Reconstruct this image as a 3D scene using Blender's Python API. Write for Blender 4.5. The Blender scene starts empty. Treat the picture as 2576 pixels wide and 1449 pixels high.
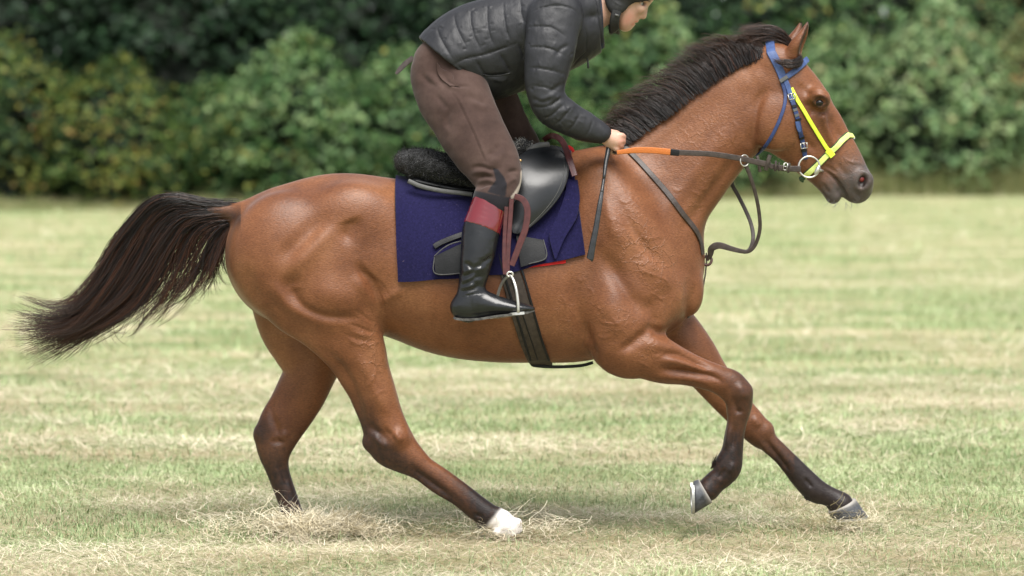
import bpy, math, random
import numpy as np
from mathutils import Vector, noise as mnoise

sc = bpy.context.scene
COL = sc.collection
R = math.radians

# ------------------------------------------------------------------ camera
PITCH = math.atan(379.5 / 6500.0)
CAM_H = 1.5375
CAM_D = 10.0
FPX = 6500.0
cam_data = bpy.data.cameras.new('camera')
cam = bpy.data.objects.new('camera', cam_data)
COL.objects.link(cam)
cam.location = (0, -CAM_D, CAM_H)
cam.rotation_euler = (math.pi / 2 - PITCH, 0, 0)
cam_data.sensor_width = 36.0
cam_data.lens = 36.0 * FPX / 2576.0
cam_data.clip_end = 2000.0
cam_data.dof.use_dof = True
cam_data.dof.focus_distance = CAM_D - 0.15
cam_data.dof.aperture_fstop = 1.9
sc.camera = cam

# ------------------------------------------------------------------ light
SUN_EL, SUN_AZ = 62.0, 168.0     # elevation; azimuth clockwise from +Y seen from above
world = bpy.data.worlds.new('World')
sc.world = world
world.use_nodes = True
wn = world.node_tree
for n in list(wn.nodes):
    wn.nodes.remove(n)
sky = wn.nodes.new('ShaderNodeTexSky')
sky.sky_type = 'NISHITA'
sky.sun_disc = False
sky.sun_elevation = R(SUN_EL)
sky.sun_rotation = R(SUN_AZ)
sky.air_density = 1.0
sky.dust_density = 1.5
hs = wn.nodes.new('ShaderNodeHueSaturation')
hs.inputs['Saturation'].default_value = 0.22      # cloud veil
bg = wn.nodes.new('ShaderNodeBackground')
bg.inputs['Strength'].default_value = 0.05
wo = wn.nodes.new('ShaderNodeOutputWorld')
wn.links.new(sky.outputs[0], hs.inputs['Color'])
wn.links.new(hs.outputs[0], bg.inputs[0])
wn.links.new(bg.outputs[0], wo.inputs[0])

sd = bpy.data.lights.new('sun', 'SUN')
sd.energy = 1.5
sd.angle = R(40)
sd.color = (1.0, 0.965, 0.91)
sun = bpy.data.objects.new('sun', sd)
COL.objects.link(sun)
_a = R(SUN_AZ)
_dir = Vector((math.sin(_a) * math.cos(R(SUN_EL)), math.cos(_a) * math.cos(R(SUN_EL)), math.sin(R(SUN_EL))))
sun.rotation_euler = _dir.to_track_quat('Z', 'Y').to_euler()
sun.location = (3, -4, 8)

sc.view_settings.view_transform = 'Standard'
sc.view_settings.look = 'None'
sc.view_settings.gamma = 1.0
sc.view_settings.exposure = 2.05
sc.view_settings.use_curve_mapping = False
sc.cycles.max_bounces = 4
sc.cycles.diffuse_bounces = 3
sc.cycles.glossy_bounces = 2
sc.cycles.use_denoising = True

# ------------------------------------------------------------------ helpers
cp, sp = math.cos(PITCH), math.sin(PITCH)


def at(px, py, Y=0.0):
    """world point at depth Y for a place measured on the photograph (2576 px wide)"""
    u, v = px - 1288.0, py - 724.5
    dy = FPX * cp - v * sp
    dz = -FPX * sp - v * cp
    t = (Y + CAM_D) / dy
    return np.array((t * u, Y, CAM_H + t * dz))


def ray(px, py):
    d = at(px, py, 0.0) - np.array((0, -CAM_D, CAM_H))
    return d / np.linalg.norm(d)


def proj(P):
    """photograph coordinates of world points (n,3)"""
    x = P[:, 0]; y = P[:, 1] + CAM_D; z = P[:, 2] - CAM_H
    f = y * cp - z * sp
    up = y * sp + z * cp
    return np.stack((1288.0 + FPX * x / f, 724.5 - FPX * up / f), 1)


def catmull(pts, sub):
    pts = np.asarray(pts, float)
    n = len(pts)
    if n < 3:
        return np.array([pts[0] + (pts[-1] - pts[0]) * t for t in np.linspace(0, 1, sub + 1)])
    ext = np.vstack((2 * pts[0] - pts[1], pts, 2 * pts[-1] - pts[-2]))
    out = []
    for i in range(n - 1):
        p0, p1, p2, p3 = ext[i:i + 4]
        for j in range(sub):
            t = j / sub
            out.append(0.5 * (2 * p1 + (p2 - p0) * t + (2 * p0 - 5 * p1 + 4 * p2 - p3) * t * t
                              + (3 * p1 - p0 - 3 * p2 + p3) * t ** 3))
    out.append(pts[-1])
    return np.array(out)


def resample(pts, n):
    pts = np.asarray(pts, float)
    d = np.r_[0, np.cumsum(np.linalg.norm(np.diff(pts, axis=0), axis=1))]
    s = np.linspace(0, d[-1], n)
    return np.stack([np.interp(s, d, pts[:, k]) for k in range(pts.shape[1])], 1)


def add_mesh(name, V, F, mat, parent=None, smooth=True, col=None, colname='tint'):
    """V (n,3), F list of tuples or (m,4)/(m,3) array -> one mesh object"""
    me = bpy.data.meshes.new(name)
    V = np.asarray(V, np.float32)
    if isinstance(F, np.ndarray):
        k = F.shape[1]
        m = len(F)
        me.vertices.add(len(V))
        me.vertices.foreach_set('co', V.ravel())
        me.loops.add(m * k)
        me.loops.foreach_set('vertex_index', F.astype(np.int32).ravel())
        me.polygons.add(m)
        me.polygons.foreach_set('loop_start', (np.arange(m) * k).astype(np.int32))
        me.polygons.foreach_set('loop_total', np.full(m, k, np.int32))
    else:
        me.from_pydata(V.tolist(), [], [tuple(int(i) for i in f) for f in F])
    me.update(calc_edges=True)
    me.validate()
    if smooth:
        me.polygons.foreach_set('use_smooth', np.ones(len(me.polygons), bool))
    if col is not None:
        a = me.attributes.new(colname, 'FLOAT_COLOR', 'POINT')
        c = np.ones((len(V), 4), np.float32)
        c[:, :col.shape[1]] = col
        a.data.foreach_set('color', c.ravel())
    if mat is not None:
        me.materials.append(mat)
    o = bpy.data.objects.new(name, me)
    COL.objects.link(o)
    if parent is not None:
        o.parent = parent
    return o


def empty(name, loc=(0, 0, 0)):
    o = bpy.data.objects.new(name, None)
    o.empty_display_size = 0.1
    COL.objects.link(o)
    o.location = loc
    return o


def tag(o, label=None, cat=None, group=None, kind=None):
    if label: o['label'] = label
    if cat: o['category'] = cat
    if group: o['group'] = group
    if kind: o['kind'] = kind
    return o


# ------------------------------------------------------------------ materials
def new_mat(name):
    m = bpy.data.materials.new(name)
    m.use_nodes = True
    nt = m.node_tree
    b = nt.nodes['Principled BSDF']
    return m, nt, b


def N(nt, typ, **kw):
    n = nt.nodes.new(typ)
    for k, v in kw.items():
        if k.startswith('i_'):
            key = k[2:]
            key = int(key) if key.isdigit() else key.replace('_', ' ')
            n.inputs[key].default_value = v
        else:
            setattr(n, k, v)
    return n


def ramp(nt, stops, interp='LINEAR'):
    r = nt.nodes.new('ShaderNodeValToRGB')
    r.color_ramp.interpolation = interp
    e = r.color_ramp.elements
    while len(e) < len(stops):
        e.new(0.5)
    for i, (p, c) in enumerate(stops):
        e[i].position = p
        e[i].color = tuple(c) + (1.0,) if len(c) == 3 else c
    return r


def simple_mat(name, c1, c2=None, rough=0.5, scale=30.0, bump=0.0, bscale=None, spec=0.5, metal=0.0,
               stretch=None, sheen=0.0, coat=0.0, detail=4.0, bdist=0.002):
    m, nt, b = new_mat(name)
    tc = N(nt, 'ShaderNodeTexCoord')
    src = tc.outputs['Object']
    if stretch:
        mp = N(nt, 'ShaderNodeMapping')
        mp.inputs['Scale'].default_value = stretch
        nt.links.new(src, mp.inputs[0]); src = mp.outputs[0]
    nz = N(nt, 'ShaderNodeTexNoise', i_Scale=scale, i_Detail=detail)
    nt.links.new(src, nz.inputs['Vector'])
    if c2 is None:
        c2 = tuple(min(1, x * 1.35) for x in c1)
    rp = ramp(nt, [(0.3, c1), (0.72, c2)])
    nt.links.new(nz.outputs[0], rp.inputs[0])
    nt.links.new(rp.outputs[0], b.inputs['Base Color'])
    b.inputs['Roughness'].default_value = rough
    b.inputs['Metallic'].default_value = metal
    b.inputs['Specular IOR Level'].default_value = spec
    if sheen:
        b.inputs['Sheen Weight'].default_value = sheen
        b.inputs['Sheen Roughness'].default_value = 0.5
    if coat:
        b.inputs['Coat Weight'].default_value = coat
        b.inputs['Coat Roughness'].default_value = 0.12
    if bump:
        n2 = N(nt, 'ShaderNodeTexNoise', i_Scale=bscale or scale, i_Detail=5.0)
        nt.links.new(src, n2.inputs['Vector'])
        bp = N(nt, 'ShaderNodeBump', i_Strength=bump, i_Distance=bdist)
        nt.links.new(n2.outputs[0], bp.inputs['Height'])
        nt.links.new(bp.outputs[0], b.inputs['Normal'])
    return m


# ------------------------------------------------------------------ implicit-surface sculpting kit
def smin(a, b, k):
    h = np.maximum(k - np.abs(a - b), 0.0) / k
    return np.minimum(a, b) - h * h * (k * 0.25)


class Sculpt:
    def __init__(self, lo, hi, h):
        self.lo = np.array(lo, float); self.h = h
        self.n = np.ceil((np.array(hi) - self.lo) / h).astype(int) + 1
        self.ax = [(self.lo[k] + np.arange(self.n[k]) * h).astype(np.float32) for k in range(3)]
        self.F = np.full(tuple(self.n), 1.0, np.float32)

    def box(self, lo, hi):
        a = np.clip(np.floor((np.array(lo) - self.lo) / self.h).astype(int), 0, self.n)
        b = np.clip(np.ceil((np.array(hi) - self.lo) / self.h).astype(int) + 1, 0, self.n)
        return tuple(slice(i, j) for i, j in zip(a, b))

    def merge(self, s, f, k, sub):
        f = f.astype(np.float32)
        if sub:
            self.F[s] = -smin(-self.F[s], f, k)
        else:
            self.F[s] = smin(self.F[s], f, k)

    def tube(self, st, k=0.02, sub=False, n=6):
        """st rows: x1,y1,x2,y2 (photo edge points), depth, half width at edge 1, at edge 2"""
        st = np.array(st, float)
        rows = []
        for r in st:
            p1 = at(r[0], r[1], r[4]); p2 = at(r[2], r[3], r[4])
            c = (p1 + p2) / 2
            e = p2 - p1
            L = np.linalg.norm(e)
            rows.append((c[0], c[2], L / 2, r[4], r[5], r[6], e[0] / L, e[2] / L))
        self.tube_w(rows, k, sub, n)

    def tube_w(self, rows, k=0.02, sub=False, n=6):
        """rows: cx, cz, a, yc, b1, b2, ex, ez in world units"""
        q = catmull(rows, n)
        am = q[:, 2].max(); bm = max(q[:, 4].max(), q[:, 5].max())
        mg = k + 3 * self.h
        s = self.box((q[:, 0].min() - am - mg, q[:, 3].min() - bm - mg, q[:, 1].min() - am - mg),
                     (q[:, 0].max() + am + mg, q[:, 3].max() + bm + mg, q[:, 1].max() + am + mg))
        X, Y, Z = self.ax[0][s[0]], self.ax[1][s[1]], self.ax[2][s[2]]
        gx, gz = np.meshgrid(X, Z, indexing='ij')
        best = np.full(gx.shape, 1e9, np.float32)
        segs = []
        for i in range(len(q) - 1):
            p, r = q[i], q[i + 1]
            dx, dz = r[0] - p[0], r[1] - p[1]
            t = np.clip(((gx - p[0]) * dx + (gz - p[1]) * dz) / (dx * dx + dz * dz + 1e-12), 0, 1)
            ox = gx - (p[0] + t * dx); oz = gz - (p[1] + t * dz)
            d = np.sqrt(ox * ox + oz * oz)
            a = p[2] + t * (r[2] - p[2])
            segs.append((p, r, t, ox, oz, d, a))
            best = np.minimum(best, d - a)
        W = np.zeros_like(best); A = np.zeros_like(best); B = np.zeros_like(best); D = np.zeros_like(best); YC = np.zeros_like(best)
        for p, r, t, ox, oz, d, a in segs:
            w = np.exp(-np.minimum((d - a - best) / (0.035 * a), 60))
            ex = p[6] + t * (r[6] - p[6]); ez = p[7] + t * (r[7] - p[7])
            sgn = np.clip((ox * ex + oz * ez) / a, -1, 1) * 0.5 + 0.5
            b1 = p[4] + t * (r[4] - p[4]); b2 = p[5] + t * (r[5] - p[5])
            W += w; A += w * a; D += w * d; B += w * (b1 + sgn * (b2 - b1))
            YC += w * (p[3] + t * (r[3] - p[3]))
        A /= W; B /= W; D /= W; YC /= W
        D = best + A
        u = (D / A)[:, None, :]; iu = (D / A / A)[:, None, :]
        dy = Y[None, :, None] - YC[:, None, :]
        v = dy / B[:, None, :]; iv = v / B[:, None, :]
        k0 = np.sqrt(u * u + v * v)
        k1 = np.sqrt(iu * iu + iv * iv) + 1e-6
        f = k0 * (k0 - 1.0) / k1
        f = np.where(k0 < 0.02, -np.minimum(A, B)[:, None, :], f)
        self.merge(s, f, k, sub)

    def ell(self, c, r, ang=0.0, k=0.02, sub=False, yaw=0.0):
        """ellipsoid, centre c, radii r (along dir ang in xz plane, y, across)"""
        m = max(r) + k + 3 * self.h
        s = self.box(np.array(c) - m, np.array(c) + m)
        X = self.ax[0][s[0]][:, None, None] - c[0]
        Y = self.ax[1][s[1]][None, :, None] - c[1]
        Z = self.ax[2][s[2]][None, None, :] - c[2]
        ca, sa = math.cos(ang), math.sin(ang)
        U = X * ca + Z * sa
        W = -X * sa + Z * ca
        if yaw:
            cy, sy = math.cos(yaw), math.sin(yaw)
            U, Y = U * cy + Y * sy, -U * sy + Y * cy
        k0 = np.sqrt((U / r[0]) ** 2 + (Y / r[1]) ** 2 + (W / r[2]) ** 2)
        k1 = np.sqrt((U / r[0] ** 2) ** 2 + (Y / r[1] ** 2) ** 2 + (W / r[2] ** 2) ** 2) + 1e-6
        f = np.where(k0 < 0.02, -min(r), k0 * (k0 - 1) / k1)
        self.merge(s, f, k, sub)

    def cap(self, p0, p1, r0, r1, k=0.01, sub=False):
        p0 = np.array(p0, float); p1 = np.array(p1, float)
        m = max(r0, r1) + k + 3 * self.h
        s = self.box(np.minimum(p0, p1) - m, np.maximum(p0, p1) + m)
        X = self.ax[0][s[0]][:, None, None] - p0[0]
        Y = self.ax[1][s[1]][None, :, None] - p0[1]
        Z = self.ax[2][s[2]][None, None, :] - p0[2]
        d = p1 - p0
        t = np.clip((X * d[0] + Y * d[1] + Z * d[2]) / (d @ d + 1e-12), 0, 1)
        f = np.sqrt((X - t * d[0]) ** 2 + (Y - t * d[1]) ** 2 + (Z - t * d[2]) ** 2) - (r0 + t * (r1 - r0))
        self.merge(s, f, k, sub)

    def chain(self, pts, rad, k=0.01, sub=False, n=3):
        q = catmull(np.c_[np.array(pts, float), np.array(rad, float)], n)
        for a, b in zip(q[:-1], q[1:]):
            self.cap(a[:3], b[:3], a[3], b[3], k if a is q[0] else min(k, 0.004), sub)

    def clip(self, c, n):
        """cut away the side n points to"""
        d = (self.ax[0][:, None, None] - c[0]) * n[0] + (self.ax[1][None, :, None] - c[1]) * n[1] + (self.ax[2][None, None, :] - c[2]) * n[2]
        self.F = np.maximum(self.F, d.astype(np.float32))

    def mesh(self):
        F = self.F; h = self.h
        S = F < 0
        cnt = np.zeros(tuple(self.n - 1), np.uint8)
        for i in (0, 1):
            for j in (0, 1):
                for k in (0, 1):
                    cnt += S[i:i + cnt.shape[0], j:j + cnt.shape[1], k:k + cnt.shape[2]]
        act = (cnt > 0) & (cnt < 8)
        I = np.argwhere(act)
        vid = np.full(cnt.shape, -1, np.int32)
        vid[act] = np.arange(len(I))
        acc = np.zeros((len(I), 3)); num = np.zeros(len(I))
        cor = [(i, j, k) for i in (0, 1) for j in (0, 1) for k in (0, 1)]
        val = {c: F[I[:, 0] + c[0], I[:, 1] + c[1], I[:, 2] + c[2]].astype(float) for c in cor}
        for c in cor:
            for axis in range(3):
                if c[axis] == 0:
                    c2 = list(c); c2[axis] = 1; c2 = tuple(c2)
                    a, b = val[c], val[c2]
                    w = (a < 0) != (b < 0)
                    t = np.where(w, a / np.where(w, a - b, 1), 0)
                    p = np.zeros((len(I), 3)) + np.array(c)
                    p[:, axis] = t
                    acc[w] += p[w]; num[w] += 1
        V = self.lo + (I + acc / num[:, None]) * h
        quads = []
        for axis in range(3):
            a0 = [slice(1, -1)] * 3; a0[axis] = slice(0, -1)
            a1 = [slice(1, -1)] * 3; a1[axis] = slice(1, None)
            s0, s1 = S[tuple(a0)], S[tuple(a1)]
            E = np.argwhere(s0 != s1)
            if not len(E):
                continue
            flip = s0[tuple(E.T)]
            o = np.ones(3, int); o[axis] = 0
            G = E + o
            b, c = (axis + 1) % 3, (axis + 2) % 3
            q = []
            for db, dc in ((-1, -1), (0, -1), (0, 0), (-1, 0)):
                g = G.copy(); g[:, b] += db; g[:, c] += dc
                q.append(vid[tuple(g.T)])
            q = np.stack(q, 1)
            q[~flip] = q[~flip][:, ::-1]
            quads.append(q)
        Q = np.vstack(quads)
        return V, Q


def vnormals(V, Q):
    n = np.cross(V[Q[:, 2]] - V[Q[:, 0]], V[Q[:, 3]] - V[Q[:, 1]])
    out = np.zeros_like(V)
    for k in range(4):
        for c in range(3):
            out[:, c] += np.bincount(Q[:, k], n[:, c], len(V))
    return out / (np.linalg.norm(out, axis=1)[:, None] + 1e-12)


def relax(V, Q, it=2, lam=0.5, mu=-0.52):
    E = np.vstack((Q[:, [0, 1]], Q[:, [1, 2]], Q[:, [2, 3]], Q[:, [3, 0]]))
    deg = np.bincount(E[:, 0], minlength=len(V)) + np.bincount(E[:, 1], minlength=len(V))
    for i in range(it):
        for w in (lam, mu):
            s = np.zeros_like(V)
            for c in range(3):
                s[:, c] = np.bincount(E[:, 0], V[E[:, 1], c], len(V)) + np.bincount(E[:, 1], V[E[:, 0], c], len(V))
            V = V + w * (s / deg[:, None] - V)
    return V


def soften(V, Q, w, it):
    E = np.vstack((Q[:, [0, 1]], Q[:, [1, 2]], Q[:, [2, 3]], Q[:, [3, 0]]))
    deg = np.bincount(E[:, 0], minlength=len(V)) + np.bincount(E[:, 1], minlength=len(V))
    for i in range(it):
        s = np.zeros_like(V)
        for c in range(3):
            s[:, c] = np.bincount(E[:, 0], V[E[:, 1], c], len(V)) + np.bincount(E[:, 1], V[E[:, 0], c], len(V))
        V = V + (0.6 * w)[:, None] * (s / deg[:, None] - V)
    return V


def pdist(P, pts):
    """distance of points P (n,2) to polyline, and parameter 0..1"""
    pts = np.asarray(pts, float)
    best = np.full(len(P), 1e9); par = np.zeros(len(P))
    m = len(pts) - 1
    for i in range(m):
        a, b = pts[i], pts[i + 1]
        d = b - a
        t = np.clip(((P - a) @ d) / (d @ d + 1e-9), 0, 1)
        r = np.linalg.norm(P - (a + t[:, None] * d), axis=1)
        w = r < best
        best[w] = r[w]; par[w] = (i + t[w]) / m
    return best, par


def stroke(P, pts, width, taper=True, sub=6):
    """gaussian falloff mask of a drawn line on photo coordinates"""
    c = catmull(pts, sub)
    out = np.zeros(len(P))
    lo, hi = c.min(0) - 3 * width, c.max(0) + 3 * width
    w = ((P > lo) & (P < hi)).all(1)
    if not w.any():
        return out
    d, t = pdist(P[w], c)
    g = np.exp(-(d / width) ** 2)
    if taper:
        q = np.clip(np.minimum(t, 1 - t) * 2.8, 0, 1)
        g *= q * q * (3 - 2 * q)
    out[w] = g
    return out
# ================================================================== THE PLACE
def vnoise(x, y, seed=0):
    """smooth value noise in [0,1]"""
    xi = np.floor(x).astype(int); yi = np.floor(y).astype(int)
    fx = x - xi; fy = y - yi
    fx = fx * fx * (3 - 2 * fx); fy = fy * fy * (3 - 2 * fy)
    def hsh(a, b):
        n = (a * 374761393 + b * 668265263 + seed * 1442695) & 0x7fffffff
        n = (n ^ (n >> 13)) * 1274126177 & 0x7fffffff
        return ((n ^ (n >> 16)) & 0xffff) / 65535.0
    return (hsh(xi, yi) * (1 - fx) + hsh(xi + 1, yi) * fx) * (1 - fy) + (hsh(xi, yi + 1) * (1 - fx) + hsh(xi + 1, yi + 1) * fx) * fy


def fbm(x, y, seed=0, o=4):
    s = 0; a = 0.5; t = 0
    for i in range(o):
        s = s + a * vnoise(x * 2 ** i, y * 2 ** i, seed + i * 17); t += a; a *= 0.55
    return s / t


def ground_z(x, y):
    return 0.018 * (fbm(np.asarray(x) * .5, np.asarray(y) * .9, 5, 3) - .5) + 0.006 * (fbm(np.asarray(x) * 4, np.asarray(y) * 4, 9, 2) - .5)


# ground sheet
gx = np.r_[-400, -150, -60, -30, np.linspace(-14, 14, 113), 30, 60, 150, 400]
gy = np.r_[-60, -20, -8, np.linspace(-4, 20, 121), np.linspace(20.5, 80, 60), 120, 200, 500]
XX, YY = np.meshgrid(gx, gy, indexing='ij')
GV = np.stack((XX.ravel(), YY.ravel(), (ground_z(XX, YY) - .012).ravel()), 1)
ni, nj = len(gx), len(gy)
ii, jj = np.meshgrid(np.arange(ni - 1), np.arange(nj - 1), indexing='ij')
GF = np.stack((ii * nj + jj, (ii + 1) * nj + jj, (ii + 1) * nj + jj + 1, ii * nj + jj + 1), -1).reshape(-1, 4)
m_ground, nt, b = new_mat('mown_field')
tc = N(nt, 'ShaderNodeTexCoord')
mp1 = N(nt, 'ShaderNodeMapping'); mp1.inputs['Scale'].default_value = (.35, 1.1, 1)
na = N(nt, 'ShaderNodeTexNoise', i_Scale=1.0, i_Detail=7.0, i_Roughness=.62)
mp2 = N(nt, 'ShaderNodeMapping'); mp2.inputs['Scale'].default_value = (14, 40, 20)
nb = N(nt, 'ShaderNodeTexNoise', i_Scale=1.0, i_Detail=6.0, i_Roughness=.7)
nt.links.new(tc.outputs['Object'], mp1.inputs[0]); nt.links.new(mp1.outputs[0], na.inputs['Vector'])
nt.links.new(tc.outputs['Object'], mp2.inputs[0]); nt.links.new(mp2.outputs[0], nb.inputs['Vector'])
ra = ramp(nt, [(.40, (.21, .27, .12)), (.48, (.27, .30, .15)), (.56, (.37, .36, .21)), (.68, (.47, .43, .28))])
nt.links.new(na.outputs[0], ra.inputs[0])
rb = ramp(nt, [(.32, (.55, .52, .45)), (.66, (1.35, 1.33, 1.25))])
nt.links.new(nb.outputs[0], rb.inputs[0])
mm = N(nt, 'ShaderNodeMix', data_type='RGBA', blend_type='MULTIPLY'); mm.inputs[0].default_value = .6
nt.links.new(ra.outputs[0], mm.inputs[6]); nt.links.new(rb.outputs[0], mm.inputs[7])
nt.links.new(mm.outputs[2], b.inputs['Base Color'])
b.inputs['Roughness'].default_value = .95
b.inputs['Specular IOR Level'].default_value = .1
bp = N(nt, 'ShaderNodeBump', i_Strength=.8, i_Distance=.03)
nt.links.new(nb.outputs[0], bp.inputs['Height']); nt.links.new(bp.outputs[0], b.inputs['Normal'])
field = add_mesh('field', GV, GF, m_ground)
tag(field, 'pale mown hay field with green stripes', None, None, 'structure')


def blades(n, spread, hmin, hmax, wid, lean, flat, rs, curl=.4, seg=3):
    """n grass blades or straws as ribbons"""
    root = rs.normal(0, spread, (n, 2))
    az = rs.uniform(0, 2 * np.pi, n) if not flat else rs.normal(0, .75, n) + np.pi * rs.randint(0, 2, n)
    L = rs.uniform(hmin, hmax, n)
    ln = np.clip(rs.normal(lean, .25 if not flat else .1, n), 0.02, 1.6)
    V = []; F = []; T = []
    for i in range(n):
        p = np.array((root[i, 0], root[i, 1], rs.uniform(0, .025) if flat else 0.0))
        a = az[i]; th = ln[i]
        side = np.array((-math.sin(a), math.cos(a), 0)) * wid * rs.uniform(.6, 1.3) * .5
        b0 = len(V)
        tint = rs.uniform(0, 1)
        for k in range(seg + 1):
            w = 1 - .85 * k / seg if not flat else 1 - .3 * k / seg
            V.append(p - side * w); V.append(p + side * w); T += [(tint, k / seg, 0)] * 2
            st = L[i] / seg
            p = p + st * np.array((math.cos(a) * math.sin(th), math.sin(a) * math.sin(th), math.cos(th)))
            if flat:
                p[2] = min(max(p[2], .003), .03)
                th = 1.5 + rs.normal(0, .13); a += rs.normal(0, curl)
            else:
                th = min(th + curl * rs.uniform(.2, 1.2), 2.0)
        for k in range(seg):
            j = b0 + 2 * k
            F.append((j, j + 1, j + 3, j + 2))
    return np.array(V), np.array(F), np.array(T)


def blade_mat(name, stops, rough=.6, trans=.3):
    m, nt, b = new_mat(name)
    a_ = N(nt, 'ShaderNodeAttribute', attribute_name='tint')
    s_ = N(nt, 'ShaderNodeSeparateColor'); nt.links.new(a_.outputs['Color'], s_.inputs[0])
    oi = N(nt, 'ShaderNodeObjectInfo')
    ad = N(nt, 'ShaderNodeMath', operation='MULTIPLY_ADD'); ad.inputs[1].default_value = .5
    nt.links.new(oi.outputs['Random'], ad.inputs[0])
    hf = N(nt, 'ShaderNodeMath', operation='MULTIPLY'); hf.inputs[1].default_value = .5
    nt.links.new(s_.outputs[0], hf.inputs[0]); nt.links.new(hf.outputs[0], ad.inputs[2])
    r_ = ramp(nt, stops); nt.links.new(ad.outputs[0], r_.inputs[0])
    nt.links.new(r_.outputs[0], b.inputs['Base Color'])
    b.inputs['Roughness'].default_value = rough
    b.inputs['Specular IOR Level'].default_value = .25
    tr = N(nt, 'ShaderNodeBsdfTranslucent'); nt.links.new(r_.outputs[0], tr.inputs[0])
    mx = N(nt, 'ShaderNodeMixShader'); mx.inputs[0].default_value = trans
    out = nt.nodes['Material Output']
    nt.links.new(b.outputs[0], mx.inputs[1]); nt.links.new(tr.outputs[0], mx.inputs[2]); nt.links.new(mx.outputs[0], out.inputs[0])
    return m


m_hay = blade_mat('hay_straw', [(0, (.40, .33, .20)), (.4, (.60, .53, .37)), (1, (.84, .78, .62))], trans=.0)


def scatter(name, label, srcs, pts, scl, pick, rotz, tilt):
    """one mass of blades: geometry-node instances of a few small tufts on the given points"""
    me = bpy.data.meshes.new(name)
    me.vertices.add(len(pts)); me.vertices.foreach_set('co', pts.astype(np.float32).ravel())
    for nm, dat, ty, key in (('scl', scl, 'FLOAT', 'value'), ('pick', pick, 'INT', 'value'),
                             ('rot', np.stack((tilt[:, 0], tilt[:, 1], rotz), 1), 'FLOAT_VECTOR', 'vector')):
        a = me.attributes.new(nm, ty, 'POINT')
        a.data.foreach_set(key, np.asarray(dat, np.int32 if ty == 'INT' else np.float32).ravel())
    o = bpy.data.objects.new(name, me); COL.objects.link(o)
    me.materials.append(srcs[0].data.materials[0])
    g = bpy.data.node_groups.new(name + '_spread', 'GeometryNodeTree')
    g.interface.new_socket('Geometry', in_out='INPUT', socket_type='NodeSocketGeometry')
    g.interface.new_socket('Geometry', in_out='OUTPUT', socket_type='NodeSocketGeometry')
    gi = g.nodes.new('NodeGroupInput'); go = g.nodes.new('NodeGroupOutput')
    ip = g.nodes.new('GeometryNodeInstanceOnPoints')
    ip.inputs['Pick Instance'].default_value = True
    gi_ = g.nodes.new('GeometryNodeGeometryToInstance')
    for s in reversed(srcs):
        oi = g.nodes.new('GeometryNodeObjectInfo'); oi.inputs['Object'].default_value = s
        g.links.new(oi.outputs['Geometry'], gi_.inputs[0])
    def attr(nm, ty):
        a = g.nodes.new('GeometryNodeInputNamedAttribute'); a.data_type = ty; a.inputs['Name'].default_value = nm
        return a.outputs['Attribute']
    m2p = g.nodes.new('GeometryNodeMeshToPoints')
    g.links.new(gi.outputs[0], m2p.inputs[0]); g.links.new(m2p.outputs[0], ip.inputs['Points'])
    g.links.new(gi_.outputs[0], ip.inputs['Instance'])
    g.links.new(attr('pick', 'INT'), ip.inputs['Instance Index'])
    g.links.new(attr('scl', 'FLOAT'), ip.inputs['Scale'])
    e2r = g.nodes.new('FunctionNodeEulerToRotation')
    g.links.new(attr('rot', 'FLOAT_VECTOR'), e2r.inputs[0]); g.links.new(e2r.outputs[0], ip.inputs['Rotation'])
    g.links.new(ip.outputs[0], go.inputs[0])
    md = o.modifiers.new('spread', 'NODES'); md.node_group = g
    tag(o, label, None, None, 'stuff')
    return o


rs = np.random.RandomState(11)
def tuft(name, mat, **kw):
    V, F, T = blades(rs=rs, **kw)
    o = add_mesh(name, V, F, mat, col=T)
    COL.objects.unlink(o)
    return o


def field_points(n, y0, y1):
    """random places on the visible wedge of the field"""
    y = y0 + (y1 - y0) * rs.uniform(0, 1, n)
    hw = (y + CAM_D) * .205 + .25
    u_ = rs.uniform(-1, 1, n)
    x = np.where(rs.uniform(size=n) < .14, np.sign(u_) * (hw + rs.exponential(.6, n)), u_ * hw)      # thins out past the edges of the view
    return np.stack((x, y, ground_z(x, y)), 1)


def zone(p):
    """share of green: patches and mown strips that run across the view"""
    fy = p[:, 1] * np.interp(p[:, 1], [-1, 5, 30], [1.25, 1.0, .5])
    f = fbm(p[:, 0] * .8 + 3, fy, 21, 5)
    return np.clip((f - .5) * 5.0 + .34 + np.interp(p[:, 1], [-1, 3, 12, 40], [.0, .03, .14, .20]), .20, .80)


def blade_mesh(P_, L, lean, az, wid, curl, c0, seg=2):
    """many ribbons at once"""
    n = len(P_)
    side = np.stack((-np.sin(az), np.cos(az), 0 * az), 1) * (wid * .5)[:, None]
    # straws lying down show their flat to the sky; turn a share of them
    V = np.empty((n, seg + 1, 2, 3)); p = P_.copy(); th = lean.copy(); a = az.copy()
    for k in range(seg + 1):
        w = 1 - .75 * k / seg
        V[:, k, 0] = p - side * w; V[:, k, 1] = p + side * w
        st = (L / seg)[:, None]
        p = p + st * np.stack((np.cos(a) * np.sin(th), np.sin(a) * np.sin(th), np.cos(th)), 1)
        p[:, 2] = np.maximum(p[:, 2], P_[:, 2] * 0 + .002)
        th = np.clip(th + curl[:, 0], 0, 1.75); a = a + curl[:, 1]
    base = (np.arange(n) * (seg + 1) * 2)[:, None] + (np.arange(seg) * 2)[None]
    F = np.stack((base, base + 1, base + 3, base + 2), -1).reshape(-1, 4)
    return V.reshape(-1, 3), F, np.repeat(c0, (seg + 1) * 2, axis=0)


def tint_mat(name, rough=.75, trans=0.0):
    m, nt, b = new_mat(name)
    a_ = N(nt, 'ShaderNodeAttribute', attribute_name='tint')
    nt.links.new(a_.outputs['Color'], b.inputs['Base Color'])
    b.inputs['Roughness'].default_value = rough; b.inputs['Specular IOR Level'].default_value = .15
    return m


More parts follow.
